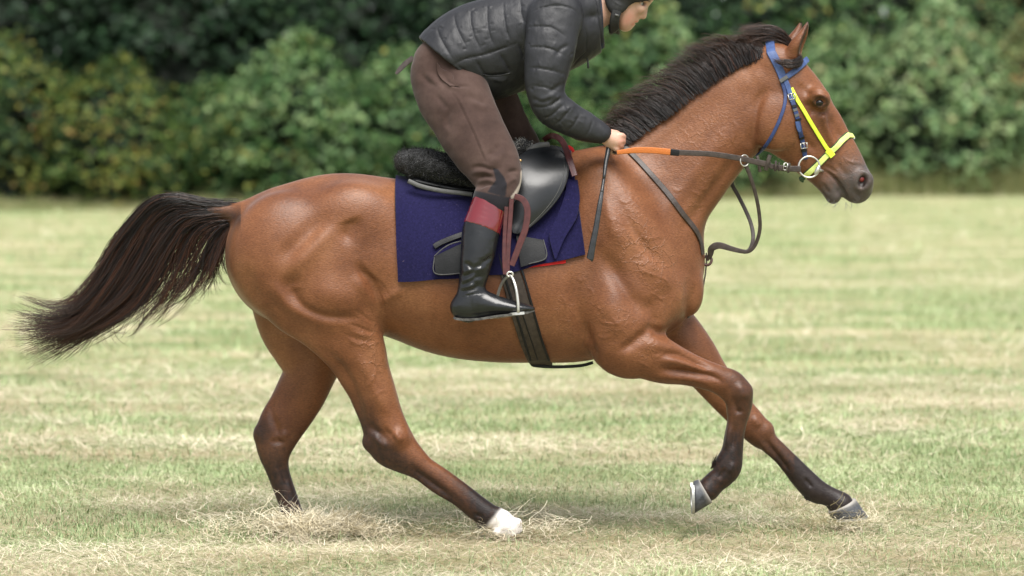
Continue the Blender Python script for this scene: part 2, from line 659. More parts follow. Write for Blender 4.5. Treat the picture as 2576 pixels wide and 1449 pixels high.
hayV, grnV = [], []
for (n, y0, y1, k, seg) in ((128000, -1.8, 2.2, 1.0, 2), (74000, 2.2, 7, 1.5, 2), (34000, 7, 20, 2.6, 1), (20000, 20, 62, 5.0, 1)):
    P_ = field_points(n, y0, y1)
    gr = rs.uniform(size=n) < zone(P_)
    pile = fbm(P_[:, 0] * 2.2, P_[:, 1] * 3.2, 77, 3)
    tone = fbm(P_[:, 0] * 1.3 + 9, P_[:, 1] * 2.6, 31, 3)
    u = np.clip(rs.uniform(size=n) * .75 + (tone - .5) * 1.1 + .12, 0, 1)[:, None]
    h = ~gr
    nh = h.sum()
    Q_ = P_[h].copy(); Q_[:, 2] += np.clip(pile[h] - .45, 0, 1) * .05 * rs.uniform(0, 1, nh) + rs.uniform(0, .010, nh)
    ch = np.array((.27, .20, .11)) * (1 - u[h]) + np.array((.86, .77, .60)) * u[h]
    hayV.append(blade_mesh(Q_, rs.uniform(.03, .105, nh) * k, rs.normal(1.46, .16, nh), rs.normal(0, .8, nh) + np.pi * rs.randint(0, 2, nh),
                           .0024 * k * rs.uniform(.6, 1.4, nh), np.c_[rs.normal(.05, .12, nh), rs.normal(0, .28, nh)], ch, seg))
    ng = gr.sum()
    ug = u[gr]
    cg = np.array((.125, .20, .078)) * (1 - ug) + np.array((.45, .52, .29)) * ug
    grnV.append(blade_mesh(P_[gr], rs.uniform(.015, .05, ng) * (.4 + .6 * k), rs.uniform(.25, 1.25, ng), rs.uniform(0, 6.28, ng),
                           .0030 * k * rs.uniform(.6, 1.4, ng), np.c_[rs.uniform(.1, .6, ng), rs.normal(0, .2, ng)], cg, seg))


def join_arr(parts):
    V = []; F = []; C = []; o = 0
    for v, f, c in parts:
        V.append(v); F.append(f + o); C.append(c); o += len(v)
    return np.vstack(V), np.vstack(F), np.vstack(C)


V, F, C = join_arr(grnV)
tag(add_mesh('mown_grass', V, F, tint_mat('green_blade'), col=C), 'short green grass regrowing in the mown field', None, None, 'stuff')
V, F, C = join_arr(hayV)
tag(add_mesh('cut_hay', V, F, tint_mat('hay_straw'), col=C), 'pale dry cut hay lying over the field', None, None, 'stuff')
# loose longer hay kicked up round the hooves
q = []
for (hx, hy, n, sx) in ((-.78, .06, 90, .17), (-.84, -.05, 40, .13), (.03, -.12, 26, .12), (1.33, .10, 24, .12), (-.62, -.10, 40, .14)):
    q.append(np.c_[rs.normal(hx, sx, n), rs.normal(hy, .06, n), rs.uniform(0, .03, n)])
q = np.vstack(q)
kick = [tuft('loose_tuft', m_hay, n=34, spread=.05, hmin=.05, hmax=.14, wid=.0020, lean=1.4, flat=True, curl=.5, seg=5) for _ in range(3)]
scatter('loose_hay', 'loose hay heaped round the hooves', kick, q, rs.uniform(.7, 1.2, len(q)), rs.randint(0, 3, len(q)), rs.uniform(0, 6.28, len(q)), rs.normal(0, .3, (len(q), 2)))

# ------------------------------------------------------------------ shrubs and trees behind the field
def leaf_mesh(C, Nn, size, tint, rs):
    """one bent four-triangle leaf per row"""
    n = len(C)
    r = rs.normal(size=(n, 3))
    u = np.cross(Nn, r); u /= np.linalg.norm(u, axis=1)[:, None] + 1e-9
    v = np.cross(Nn, u)
    s = size[:, None]
    w = s * rs.uniform(.34, .5, (n, 1))
    V = np.empty((n, 5, 3))
    V[:, 0] = C - u * s * .5
    V[:, 1] = C - v * w + Nn * s * .10
    V[:, 2] = C + u * s * .55 - Nn * s * .12
    V[:, 3] = C + v * w + Nn * s * .10
    V[:, 4] = C - Nn * s * .02
    base = (np.arange(n) * 5)[:, None]
    F = np.concatenate([base + np.array(t) for t in ((0, 1, 4), (1, 2, 4), (2, 3, 4), (3, 0, 4))])
    T = np.repeat(tint, 5, axis=0)
    return V.reshape(-1, 3), F, T


def leaf_mat(name):
    m, nt, b = new_mat(name)
    a_ = N(nt, 'ShaderNodeAttribute', attribute_name='tint')
    nt.links.new(a_.outputs['Color'], b.inputs['Base Color'])
    b.inputs['Roughness'].default_value = .55
    b.inputs['Specular IOR Level'].default_value = .22
    tr = N(nt, 'ShaderNodeBsdfTranslucent'); nt.links.new(a_.outputs['Color'], tr.inputs[0])
    mx = N(nt, 'ShaderNodeMixShader'); mx.inputs[0].default_value = .28
    nt.links.new(b.outputs[0], mx.inputs[1]); nt.links.new(tr.outputs[0], mx.inputs[2])
    nt.links.new(mx.outputs[0], nt.nodes['Material Output'].inputs[0])
    return m


m_leaf = leaf_mat('leaf')
m_bark = simple_mat('bark', (.035, .028, .02), (.09, .075, .055), .9, 12, .6, 25)


def limb(p0, p1, r0, r1, rs, seg=5, sides=7, wob=.06):
    p0 = np.array(p0, float); p1 = np.array(p1, float)
    pts = [p0 + (p1 - p0) * t + (rs.normal(0, wob, 3) * math.sin(math.pi * t)) for t in np.linspace(0, 1, seg + 1)]
    return tube_mesh(np.array(pts), np.linspace(r0, r1, seg + 1), sides)


def tube_mesh(pts, rad, sides=8, flat=None, cap=True):
    """swept round tube -> V, F(list)"""
    pts = np.asarray(pts, float); n = len(pts)
    T = np.gradient(pts, axis=0); T /= np.linalg.norm(T, axis=1)[:, None] + 1e-12
    ref = np.array((0.31, 0.2, 0.93)) if abs(T[0] @ np.array((0, 0, 1))) < .9 else np.array((1.0, .1, .0))
    u = np.cross(T[0], ref); u /= np.linalg.norm(u)
    V = []; F = []
    for i in range(n):
        u = u - T[i] * (u @ T[i]); u /= np.linalg.norm(u) + 1e-12
        w = np.cross(T[i], u)
        for k in range(sides):
            a = 2 * math.pi * k / sides
            V.append(pts[i] + rad[i] * (math.cos(a) * u + math.sin(a) * w))
    for i in range(n - 1):
        for k in range(sides):
            F.append((i * sides + k, i * sides + (k + 1) % sides, (i + 1) * sides + (k + 1) % sides, (i + 1) * sides + k))
    if cap:
        F.append(tuple(range(sides))[::-1]); F.append(tuple((n - 1) * sides + k for k in range(sides)))
    return np.array(V), F


def join(parts):
    V = []; F = []; o = 0
    for v, f in parts:
        V.append(v); F += [tuple(i + o for i in t) for t in f]; o += len(v)
    return np.vstack(V), F


def shrub(name, label, cat, x, y, rx, ry, h, z0, cols, n_cl, per, leaf, seed, group=None, spread=.2, core=.8, tall=0.0):
    """cols: list of (weight, rgb); crown from ground z0 to h, lumpy, leaves in sprays"""
    r = np.random.RandomState(seed)
    root = empty(name, (x, y, 0))
    tag(root, label, cat, group)
    # sprays on a lumpy body
    lump = [(r.uniform(0, 6.28), r.uniform(.1, .95), r.uniform(.35, .75), r.uniform(-.28, .22)) for _ in range(9)]
    def rad(ang, t):
        prof = np.clip(1 - np.abs(2 * t - (.75 - tall)) ** 2.6 * .72, .15, 1)
        prof = np.where(t > .9, prof * np.sqrt(np.clip(1 - ((t - .9) / .1) ** 2, .03, 1)), prof)
        l = np.ones_like(t)
        for a0, t0, wd, am in lump:
            da = np.abs((ang - a0 + np.pi) % (2 * np.pi) - np.pi)
            l = l + am * np.exp(-(da / wd) ** 2 - ((t - t0) / .2) ** 2)
        return prof * l
    n = int(n_cl)
    ang = r.uniform(0, 2 * np.pi, n)
    keep = (np.sin(ang) < .35) | (r.uniform(size=n) < .35)       # fewer sprays round the back
    ang = ang[keep]; n = len(ang)
    t = r.beta(1.25, 1.05, n)
    depth = np.where(r.uniform(size=n) < .7, r.normal(1.0, .07, n), r.uniform(.45, .95, n))
    q = rad(ang, t) * depth
    C = np.stack((np.cos(ang) * rx * q, np.sin(ang) * ry * q, z0 + t * (h - z0)), 1)
    O = np.stack((np.cos(ang), np.sin(ang), .55 + 0 * ang), 1)
    nl = n * per
    idx = np.repeat(np.arange(n), per)
    P_ = C[idx] + r.normal(0, 1, (nl, 3)) * np.array((spread, spread, spread * .7))
    Nn = O[idx] + r.normal(0, .55, (nl, 3)) + np.array((0, 0, .3))
    Nn /= np.linalg.norm(Nn, axis=1)[:, None]
    wts = np.array([c[0] for c in cols]); wts = wts / wts.sum()
    pal = np.array([c[1] for c in cols])
    spray_c = r.choice(len(cols), n, p=wts)
    leaf_c = np.where(r.uniform(size=nl) < .78, spray_c[idx], r.choice(len(cols), nl, p=wts))
    tint = pal[leaf_c] * r.uniform(.7, 1.35, (nl, 1)) * r.uniform(.9, 1.1, (nl, 3))
    size = leaf * r.uniform(.6, 1.25, nl)
    P_[:, 2] = np.maximum(P_[:, 2], .03)
    V, F, T = leaf_mesh(P_, Nn, size, tint, r)
    # inner leaves: big, close the crown; near-black green paints in the shade between sprays
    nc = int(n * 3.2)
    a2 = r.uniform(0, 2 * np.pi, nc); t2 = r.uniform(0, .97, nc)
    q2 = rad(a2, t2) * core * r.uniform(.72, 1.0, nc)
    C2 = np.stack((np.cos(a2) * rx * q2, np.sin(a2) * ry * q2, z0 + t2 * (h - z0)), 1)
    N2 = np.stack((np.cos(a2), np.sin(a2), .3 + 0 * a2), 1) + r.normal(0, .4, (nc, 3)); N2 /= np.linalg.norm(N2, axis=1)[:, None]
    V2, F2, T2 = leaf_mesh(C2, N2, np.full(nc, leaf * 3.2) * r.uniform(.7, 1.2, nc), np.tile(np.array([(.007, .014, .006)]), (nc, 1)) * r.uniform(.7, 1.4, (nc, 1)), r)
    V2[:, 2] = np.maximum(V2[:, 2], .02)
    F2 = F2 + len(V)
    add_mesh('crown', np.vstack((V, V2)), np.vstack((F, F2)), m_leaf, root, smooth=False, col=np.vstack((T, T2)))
    # stems
    parts = []
    for k in range(5 if tall < .5 else 3):
        a = r.uniform(0, 6.28); d = r.uniform(.2, .6)
        base = np.array((r.normal(0, .12), r.normal(0, .1), -.05))
        top = np.array((math.cos(a) * rx * d, math.sin(a) * ry * d, z0 + (h - z0) * r.uniform(.55, .85)))
        parts.append(limb(base, top, .05 + .012 * h, .015, r))
        mid = base + (top - base) * .5
        for _ in range(2):
            parts.append(limb(mid, mid + np.array((r.normal(0, rx * .4), r.normal(0, ry * .4), h * .25)), .025, .008, r, 4, 5))
    V, F = join(parts)
    add_mesh('trunk', V, F, m_bark, root)
    return root


G_DARK = [(4, (.010, .026, .012)), (2, (.018, .045, .018)), (.6, (.045, .085, .035))]  # dark foliage, with the back trees' deep shade put into the leaf colour
G_MID = [(3, (.032, .078, .025)), (2, (.066, .135, .04)), (1.5, (.13, .20, .068)), (.35, (.23, .23, .06))]
G_YEL = [(3, (.028, .060, .018)), (2, (.075, .12, .028)), (1.2, (.17, .18, .04)), (.3, (.22, .18, .05)), (.05, (.30, .13, .05))]
G_PALE = [(3, (.12, .20, .085)), (2, (.19, .28, .12)), (1.5, (.28, .37, .18)), (.4, (.34, .35, .17))]
G_OLIVE = [(2, (.085, .12, .045)), (2, (.15, .18, .07)), (1, (.24, .21, .08)), (.4, (.30, .20, .07))]
SH = 'shrubs along the field edge'
TR = 'tall trees behind the shrubs'
def vx(px, y):        # lateral place for a column seen at px when standing at depth y
    return at(px, 500, y)[0]
# tall trees first (behind), from the left of the view to the right
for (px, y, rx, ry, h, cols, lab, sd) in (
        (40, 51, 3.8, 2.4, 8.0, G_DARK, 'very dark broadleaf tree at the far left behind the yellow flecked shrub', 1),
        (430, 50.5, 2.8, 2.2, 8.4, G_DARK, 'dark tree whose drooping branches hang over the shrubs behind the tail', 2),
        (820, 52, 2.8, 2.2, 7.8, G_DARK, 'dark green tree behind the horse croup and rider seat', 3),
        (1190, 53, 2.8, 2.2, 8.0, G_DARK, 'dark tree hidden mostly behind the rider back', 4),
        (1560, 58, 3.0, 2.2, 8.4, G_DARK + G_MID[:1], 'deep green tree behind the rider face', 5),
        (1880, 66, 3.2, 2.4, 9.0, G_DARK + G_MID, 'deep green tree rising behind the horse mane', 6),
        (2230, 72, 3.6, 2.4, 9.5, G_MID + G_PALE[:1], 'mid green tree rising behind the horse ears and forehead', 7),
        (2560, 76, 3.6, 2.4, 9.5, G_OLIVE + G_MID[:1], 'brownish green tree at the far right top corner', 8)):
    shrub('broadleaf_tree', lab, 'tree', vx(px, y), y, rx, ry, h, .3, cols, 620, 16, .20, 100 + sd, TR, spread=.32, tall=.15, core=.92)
for (px, y, rx, ry, h, cols, n, lf, lab, sd) in (
        (10, 46.5, 2.1, 1.2, 3.6, G_YEL, 460, .13, 'low olive shrub with yellowing leaves at the far left edge of the field', 1),
        (300, 45.8, 1.7, 1.2, 3.1, G_YEL, 420, .13, 'olive shrub with yellow flecks above the swishing tail', 2),
        (530, 47.2, 1.5, 1.1, 2.7, G_MID, 300, .13, 'darker green shrub between the yellow flecked one and the grey green one', 3),
        (760, 46.4, 1.9, 1.25, 3.7, G_MID + G_PALE[:2], 480, .14, 'broad grey green leafy shrub above the horse croup', 4),
        (1010, 47.2, 1.6, 1.2, 3.4, G_MID + G_PALE[:1], 400, .14, 'green shrub behind the sheepskin seat and the rider trousers', 5),
        (1270, 47.6, 1.7, 1.2, 3.7, G_MID, 400, .14, 'bright green shrub seen under the rider belly', 6),
        (1460, 50.5, 1.6, 1.2, 4.3, G_MID + G_PALE[:1], 400, .15, 'green shrub between the rider sleeve and the mane', 7),
        (1640, 51.5, 1.3, 1.2, 4.9, G_PALE + G_MID, 380, .16, 'round pale green bush right of the rider chin', 8),
        (1820, 56, 1.6, 1.2, 4.0, G_MID + G_PALE[:1], 300, .16, 'shrub mostly hidden by the horse neck and mane', 9),
        (2110, 60, 2.2, 1.3, 4.4, G_PALE + G_MID[1:], 460, .17, 'pale green bush just right of the horse forehead', 10),
        (2360, 59, 2.3, 1.4, 5.0, G_PALE, 540, .17, 'large pale green domed bush right of the horse face', 11),
        (2590, 60, 1.9, 1.3, 4.6, G_OLIVE, 400, .16, 'olive bush with rusty leaves at the right edge', 12)):
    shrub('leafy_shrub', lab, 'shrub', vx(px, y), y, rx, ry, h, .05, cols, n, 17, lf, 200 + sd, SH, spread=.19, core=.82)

# rough grass and weeds at the foot of the shrubs
m_weed = blade_mat('weed_blade', [(0, (.15, .20, .075)), (.45, (.25, .29, .12)), (.75, (.42, .37, .21)), (1, (.52, .42, .28))], trans=.25)
weed_t = [tuft('weed_tuft', m_weed, n=40, spread=.14, hmin=.25, hmax=.7, wid=.022, lean=.22, flat=False, curl=.28) for _ in range(4)]
n = 3000
wx = rs.uniform(-11.5, 15.5, n)
edge = np.interp(wx, [-11, 0, 5, 9, 15], [43.9, 45.3, 54, 57.5, 58.5])
hgt = np.interp(wx, [-11, -3, 3, 7, 11, 15], [.5, .6, .8, 1.5, 3.0, 3.2])
back = rs.uniform(0, 1, n) ** 1.5
wp = np.stack((wx, edge + back * np.interp(wx, [-11, 4, 9], [1.2, 1.5, 3.0]), np.zeros(n)), 1)
scatter('rough_weeds', 'tall rough grass and dry weeds along the foot of the shrubs', weed_t, wp, hgt * (.35 + .9 * back) * rs.uniform(.6, 1.25, n),
        rs.randint(0, 4, n), rs.uniform(0, 6.28, n), rs.normal(0, .08, (n, 2)))
# ================================================================== HORSE
def horse_field():
    S = Sculpt((-1.18, -0.40, -0.02), (1.44, 0.40, 1.98), HRES)
    # trunk: top edge, bottom edge
    S.tube([(745, 462, 745, 818, 0, .20, .27), (850, 436, 850, 830, 0, .225, .275), (950, 445, 950, 832, 0, .235, .26),
            (1050, 460, 1050, 862, 0, .25, .27), (1150, 474, 1150, 898, 0, .26, .285), (1250, 470, 1250, 911, 0, .262, .29),
            (1350, 436, 1350, 912, 0, .235, .29), (1440, 392, 1440, 910, 0, .17, .29), (1520, 390, 1520, 888, 0, .14, .27),
            (1590, 514, 1590, 866, 0, .15, .23)], k=0.03)
    # neck
    S.tube([(1440, 400, 1590, 790, 0, .10, .23), (1510, 374, 1670, 670, 0, .075, .185), (1576, 350, 1727, 602, 0, .055, .15),
            (1640, 308, 1757, 552, 0, .045, .13), (1700, 271, 1790, 500, 0, .04, .12), (1778, 211, 1828, 438, 0, .038, .108),
            (1853, 165, 1862, 392, 0, .04, .102), (1908, 139, 1888, 378, 0, .045, .10)], k=0.06)
    # shoulder blade + upper arm mass, both sides
    for s in (-1, 1):
        S.tube([(1470, 430, 1560, 470, s * .10, .07, .07), (1470, 560, 1640, 560, s * .14, .10, .10),
                (1490, 690, 1675, 650, s * .15, .10, .09), (1490, 820, 1680, 740, s * .155, .10, .09)], k=0.07)
        S.ell(at(1676, 738, s * .10), (.08, .085, .10), k=0.04)           # breast muscle
        S.ell(at(1735, 730, s * .055), (.055, .055, .10), k=0.02)
        # hip, buttock
        S.ell(at(720, 640, s * .13), (.21, .13, .235), k=0.05)
        S.ell(at(890, 530, s * .16), (.13, .07, .09), k=0.10)
    # near fore: upper edge, lower edge
    S.tube([(1640, 745, 1470, 765, -.16, .115, .11), (1638, 786, 1500, 913, -.168, .108, .105), (1658, 831, 1582, 941, -.17, .092, .088),
            (1699, 863, 1641, 957, -.166, .076, .072), (1744, 889, 1700, 963, -.162, .062, .058), (1787, 909, 1749, 973, -.158, .053, .05), (1826, 924, 1790, 986, -.154, .05, .047),
            (1866, 942, 1815, 1003, -.15, .05, .046), (1890, 986, 1826, 1018, -.148, .05, .045), (1887, 1030, 1828, 1040, -.146, .043, .04),
            (1879, 1060, 1829, 1062, -.145, .035, .034), (1872, 1099, 1822, 1097, -.145, .031, .033), (1869, 1139, 1814, 1135, -.145, .031, .034),
            (1865, 1181, 1797, 1165, -.145, .037, .038), (1847, 1207, 1792, 1185, -.145, .035, .036), (1822, 1230, 1778, 1194, -.145, .033, .036),
            (1800, 1254, 1762, 1209, -.145, .043, .043)], k=0.035)
    # far fore
    S.tube([(1700, 740, 1600, 850, .16, .11, .11), (1751, 798, 1650, 880, .16, .095, .095), (1787, 851, 1700, 930, .155, .08, .08),
            (1822, 912, 1742, 972, .155, .062, .06), (1858, 967, 1794, 1026, .15, .05, .05), (1893, 1013, 1827, 1057, .15, .047, .045),
            (1921, 1046, 1855, 1086, .15, .048, .044), (1945, 1080, 1880, 1104, .15, .046, .042), (1956, 1102, 1908, 1122, .15, .038, .036),
            (1977, 1121, 1942, 1153, .15, .031, .032), (2010, 1153, 1970, 1186, .15, .03, .032), (2040, 1182, 1999, 1224, .15, .032, .034),
            (2074, 1213, 2028, 1254, .15, .037, .038), (2096, 1227, 2060, 1264, .15, .034, .036), (2116, 1237, 2078, 1274, .15, .036, .038),
            (2143, 1254, 2086, 1284, .15, .045, .045)], k=0.035)
    # near hind: back edge, front edge
    S.tube([(625, 690, 955, 690, -.15, .12, .12), (705, 760, 955, 760, -.150, .122, .118), (774, 830, 958, 830, -.139, .104, .106),
            (819, 885, 971, 885, -.130, .090, .094), (848, 935, 980, 930, -.125, .079, .084), (872, 975, 992, 972, -.122, .069, .076),
            (884, 1003, 1000, 1000, -.120, .064, .075), (904, 1050, 1014, 1048, -.121, .05, .062), (915, 1092, 1028, 1078, -.128, .042, .054),
            (926, 1126, 1042, 1104, -.126, .04, .05), (957, 1144, 1056, 1130, -.125, .04, .046), (1000, 1168, 1076, 1152, -.125, .037, .04),
            (1040, 1198, 1092, 1162, -.124, .034, .035), (1084, 1232, 1130, 1186, -.123, .032, .032), (1137, 1266, 1174, 1218, -.122, .032, .032),
            (1177, 1299, 1214, 1249, -.122, .037, .036), (1207, 1322, 1246, 1272, -.122, .04, .038), (1227, 1318, 1264, 1281, -.122, .033, .033),
            (1246, 1322, 1284, 1292, -.122, .034, .034)], k=0.035)
    S.ell(at(1281, 1322, -.122), (.052, .045, .026), ang=R(20), k=.02)
    S.ell(at(1252, 1338, -.122), (.022, .036, .020), k=.015)
    # far hind
    S.tube([(610, 660, 930, 640, .15, .12, .12), (640, 790, 905, 770, .155, .115, .115), (675, 849, 880, 850, .15, .105, .105),
            (704, 900, 862, 902, .145, .09, .09), (710, 945, 842, 944, .14, .078, .08), (694, 987, 822, 985, .138, .066, .072),
            (673, 1030, 795, 1028, .135, .055, .062), (651, 1066, 768, 1068, .13, .045, .055), (642, 1098, 746, 1107, .128, .042, .05),
            (650, 1132, 730, 1143, .126, .04, .044), (664, 1165, 726, 1174, .125, .036, .038), (678, 1205, 733, 1205, .124, .033, .033),
            (693, 1245, 746, 1243, .123, .033, .033), (705, 1280, 757, 1275, .122, .037, .036), (714, 1306, 765, 1296, .122, .039, .037),
            (722, 1326, 768, 1318, .122, .036, .036)], k=0.035)
    S.ell(at(928, 1116, -.126), (.024, .022, .030), ang=R(30), k=.02)
    S.ell(at(652, 1090, .128), (.022, .022, .030), ang=R(-10), k=.02)
    S.ell(at(1004, 1102, -.16), (.03, .02, .035), ang=R(-50), k=.03)
    S.ell(at(1864, 990, -.165), (.03, .028, .045), ang=R(-60), k=.025)
    S.ell(at(1926, 1080, .14), (.028, .03, .03), ang=R(-40), k=.02)
    # point of hock tendon hollow is left to the strokes; dock of the tail
    S.tube([(660, 500, 650, 570, 0, .045, .045), (606, 508, 604, 562, 0, .036, .036), (550, 514, 552, 552, 0, .026, .026),
            (480, 512, 486, 540, 0, .018, .018), (420, 518, 428, 538, 0, .01, .01)], k=0.04)
    # head: nose line, jaw line
    S.tube([(2000, 130, 1902, 215, 0, .075, .06), (2038, 172, 1892, 285, 0, .088, .07), (2071, 215, 1899, 343, 0, .092, .082),
            (2092, 255, 1928, 368, 0, .08, .078), (2111, 285, 1964, 391, 0, .066, .068), (2129, 320, 1992, 411, 0, .056, .06),
            (2146, 350, 2032, 431, 0, .051, .055), (2163, 382, 2062, 450, 0, .05, .052), (2177, 412, 2092, 466, 0, .053, .05),
            (2190, 442, 2116, 490, 0, .05, .045), (2180, 472, 2134, 499, 0, .038, .034)], k=0.03)
    # lower jaw and lip
    S.tube([(2045, 395, 1995, 424, 0, .05, .045), (2075, 425, 2036, 456, 0, .048, .04), (2098, 456, 2066, 485, 0, .042, .036),
            (2112, 482, 2080, 505, 0, .034, .03)], k=0.012)
    for s in (-1, 1):
        S.ell(at(1950, 312, s * .062), (.098, .04, .10), k=0.03)          # cheek
        S.ell(at(2064, 246, s * .082), (.043, .028, .036), ang=R(-50), k=0.035)  # orbit
        S.ell(at(2174, 455, s * .042), (.034, .024, .036), k=0.03)        # nostril wing
        S.tube([(2078, 296, 2066, 300, s * .066, .012, .012), (2090, 330, 2078, 334, s * .058, .012, .012),
                (2102, 362, 2092, 366, s * .050, .009, .009)], k=0.025)   # facial crest
    for s in (-1, 1):
        # ears
        dx = 0 if s < 0 else -17
        S.tube([(1976 + dx, 130, 2014 + dx, 146, s * .045, .024, .024), (1984 + dx, 113, 2021 + dx, 125, s * .05, .028, .028),
                (1996 + dx, 98, 2028 + dx, 106, s * .053, .026, .026), (2010 + dx, 83, 2033 + dx, 86, s * .055, .018, .018),
                (2022 + dx, 66, 2035 + dx, 67, s * .056, .009, .009), (2031 + dx, 53, 2036 + dx, 53, s * .056, .003, .003)], k=0.012)
        S.tube([(2011 + dx, 128, 2030 + dx, 132, s * .064, .018, .02), (2014 + dx, 108, 2036 + dx, 110, s * .068, .02, .022),
                (2023 + dx, 88, 2038 + dx, 90, s * .068, .014, .014), (2031 + dx, 68, 2038 + dx, 69, s * .066, .006, .006)], k=0.006, sub=True)
        # nostril opening and eye socket
        S.ell(at(2171, 457, s * .068), (.018, .030, .029), ang=R(-18), k=0.012, sub=True)
        S.ell(at(2062, 257, s * .108), (.021, .016, .015), ang=R(-12), k=0.008, sub=True)
    return S


HRES = 0.0052
horse = empty('horse', (0, 0, 0))
tag(horse, 'bay horse at a gallop with black mane, tail and legs, one white hind pastern', 'horse')
_S = horse_field()
HV, HQ = _S.mesh()
del _S
HV = relax(HV, HQ, 2)
_p = proj(HV)
# the big trunk muscles melt into each other: soften the trunk, keep limbs and head crisp
_w = np.clip((850 - _p[:, 1]) / 60, 0, 1) * np.clip((1880 - _p[:, 0]) / 80, 0, 1) * np.clip((_p[:, 0] - 590) / 60, 0, 1)
HV = soften(HV, HQ, _w, 14)
HN = vnormals(HV, HQ)

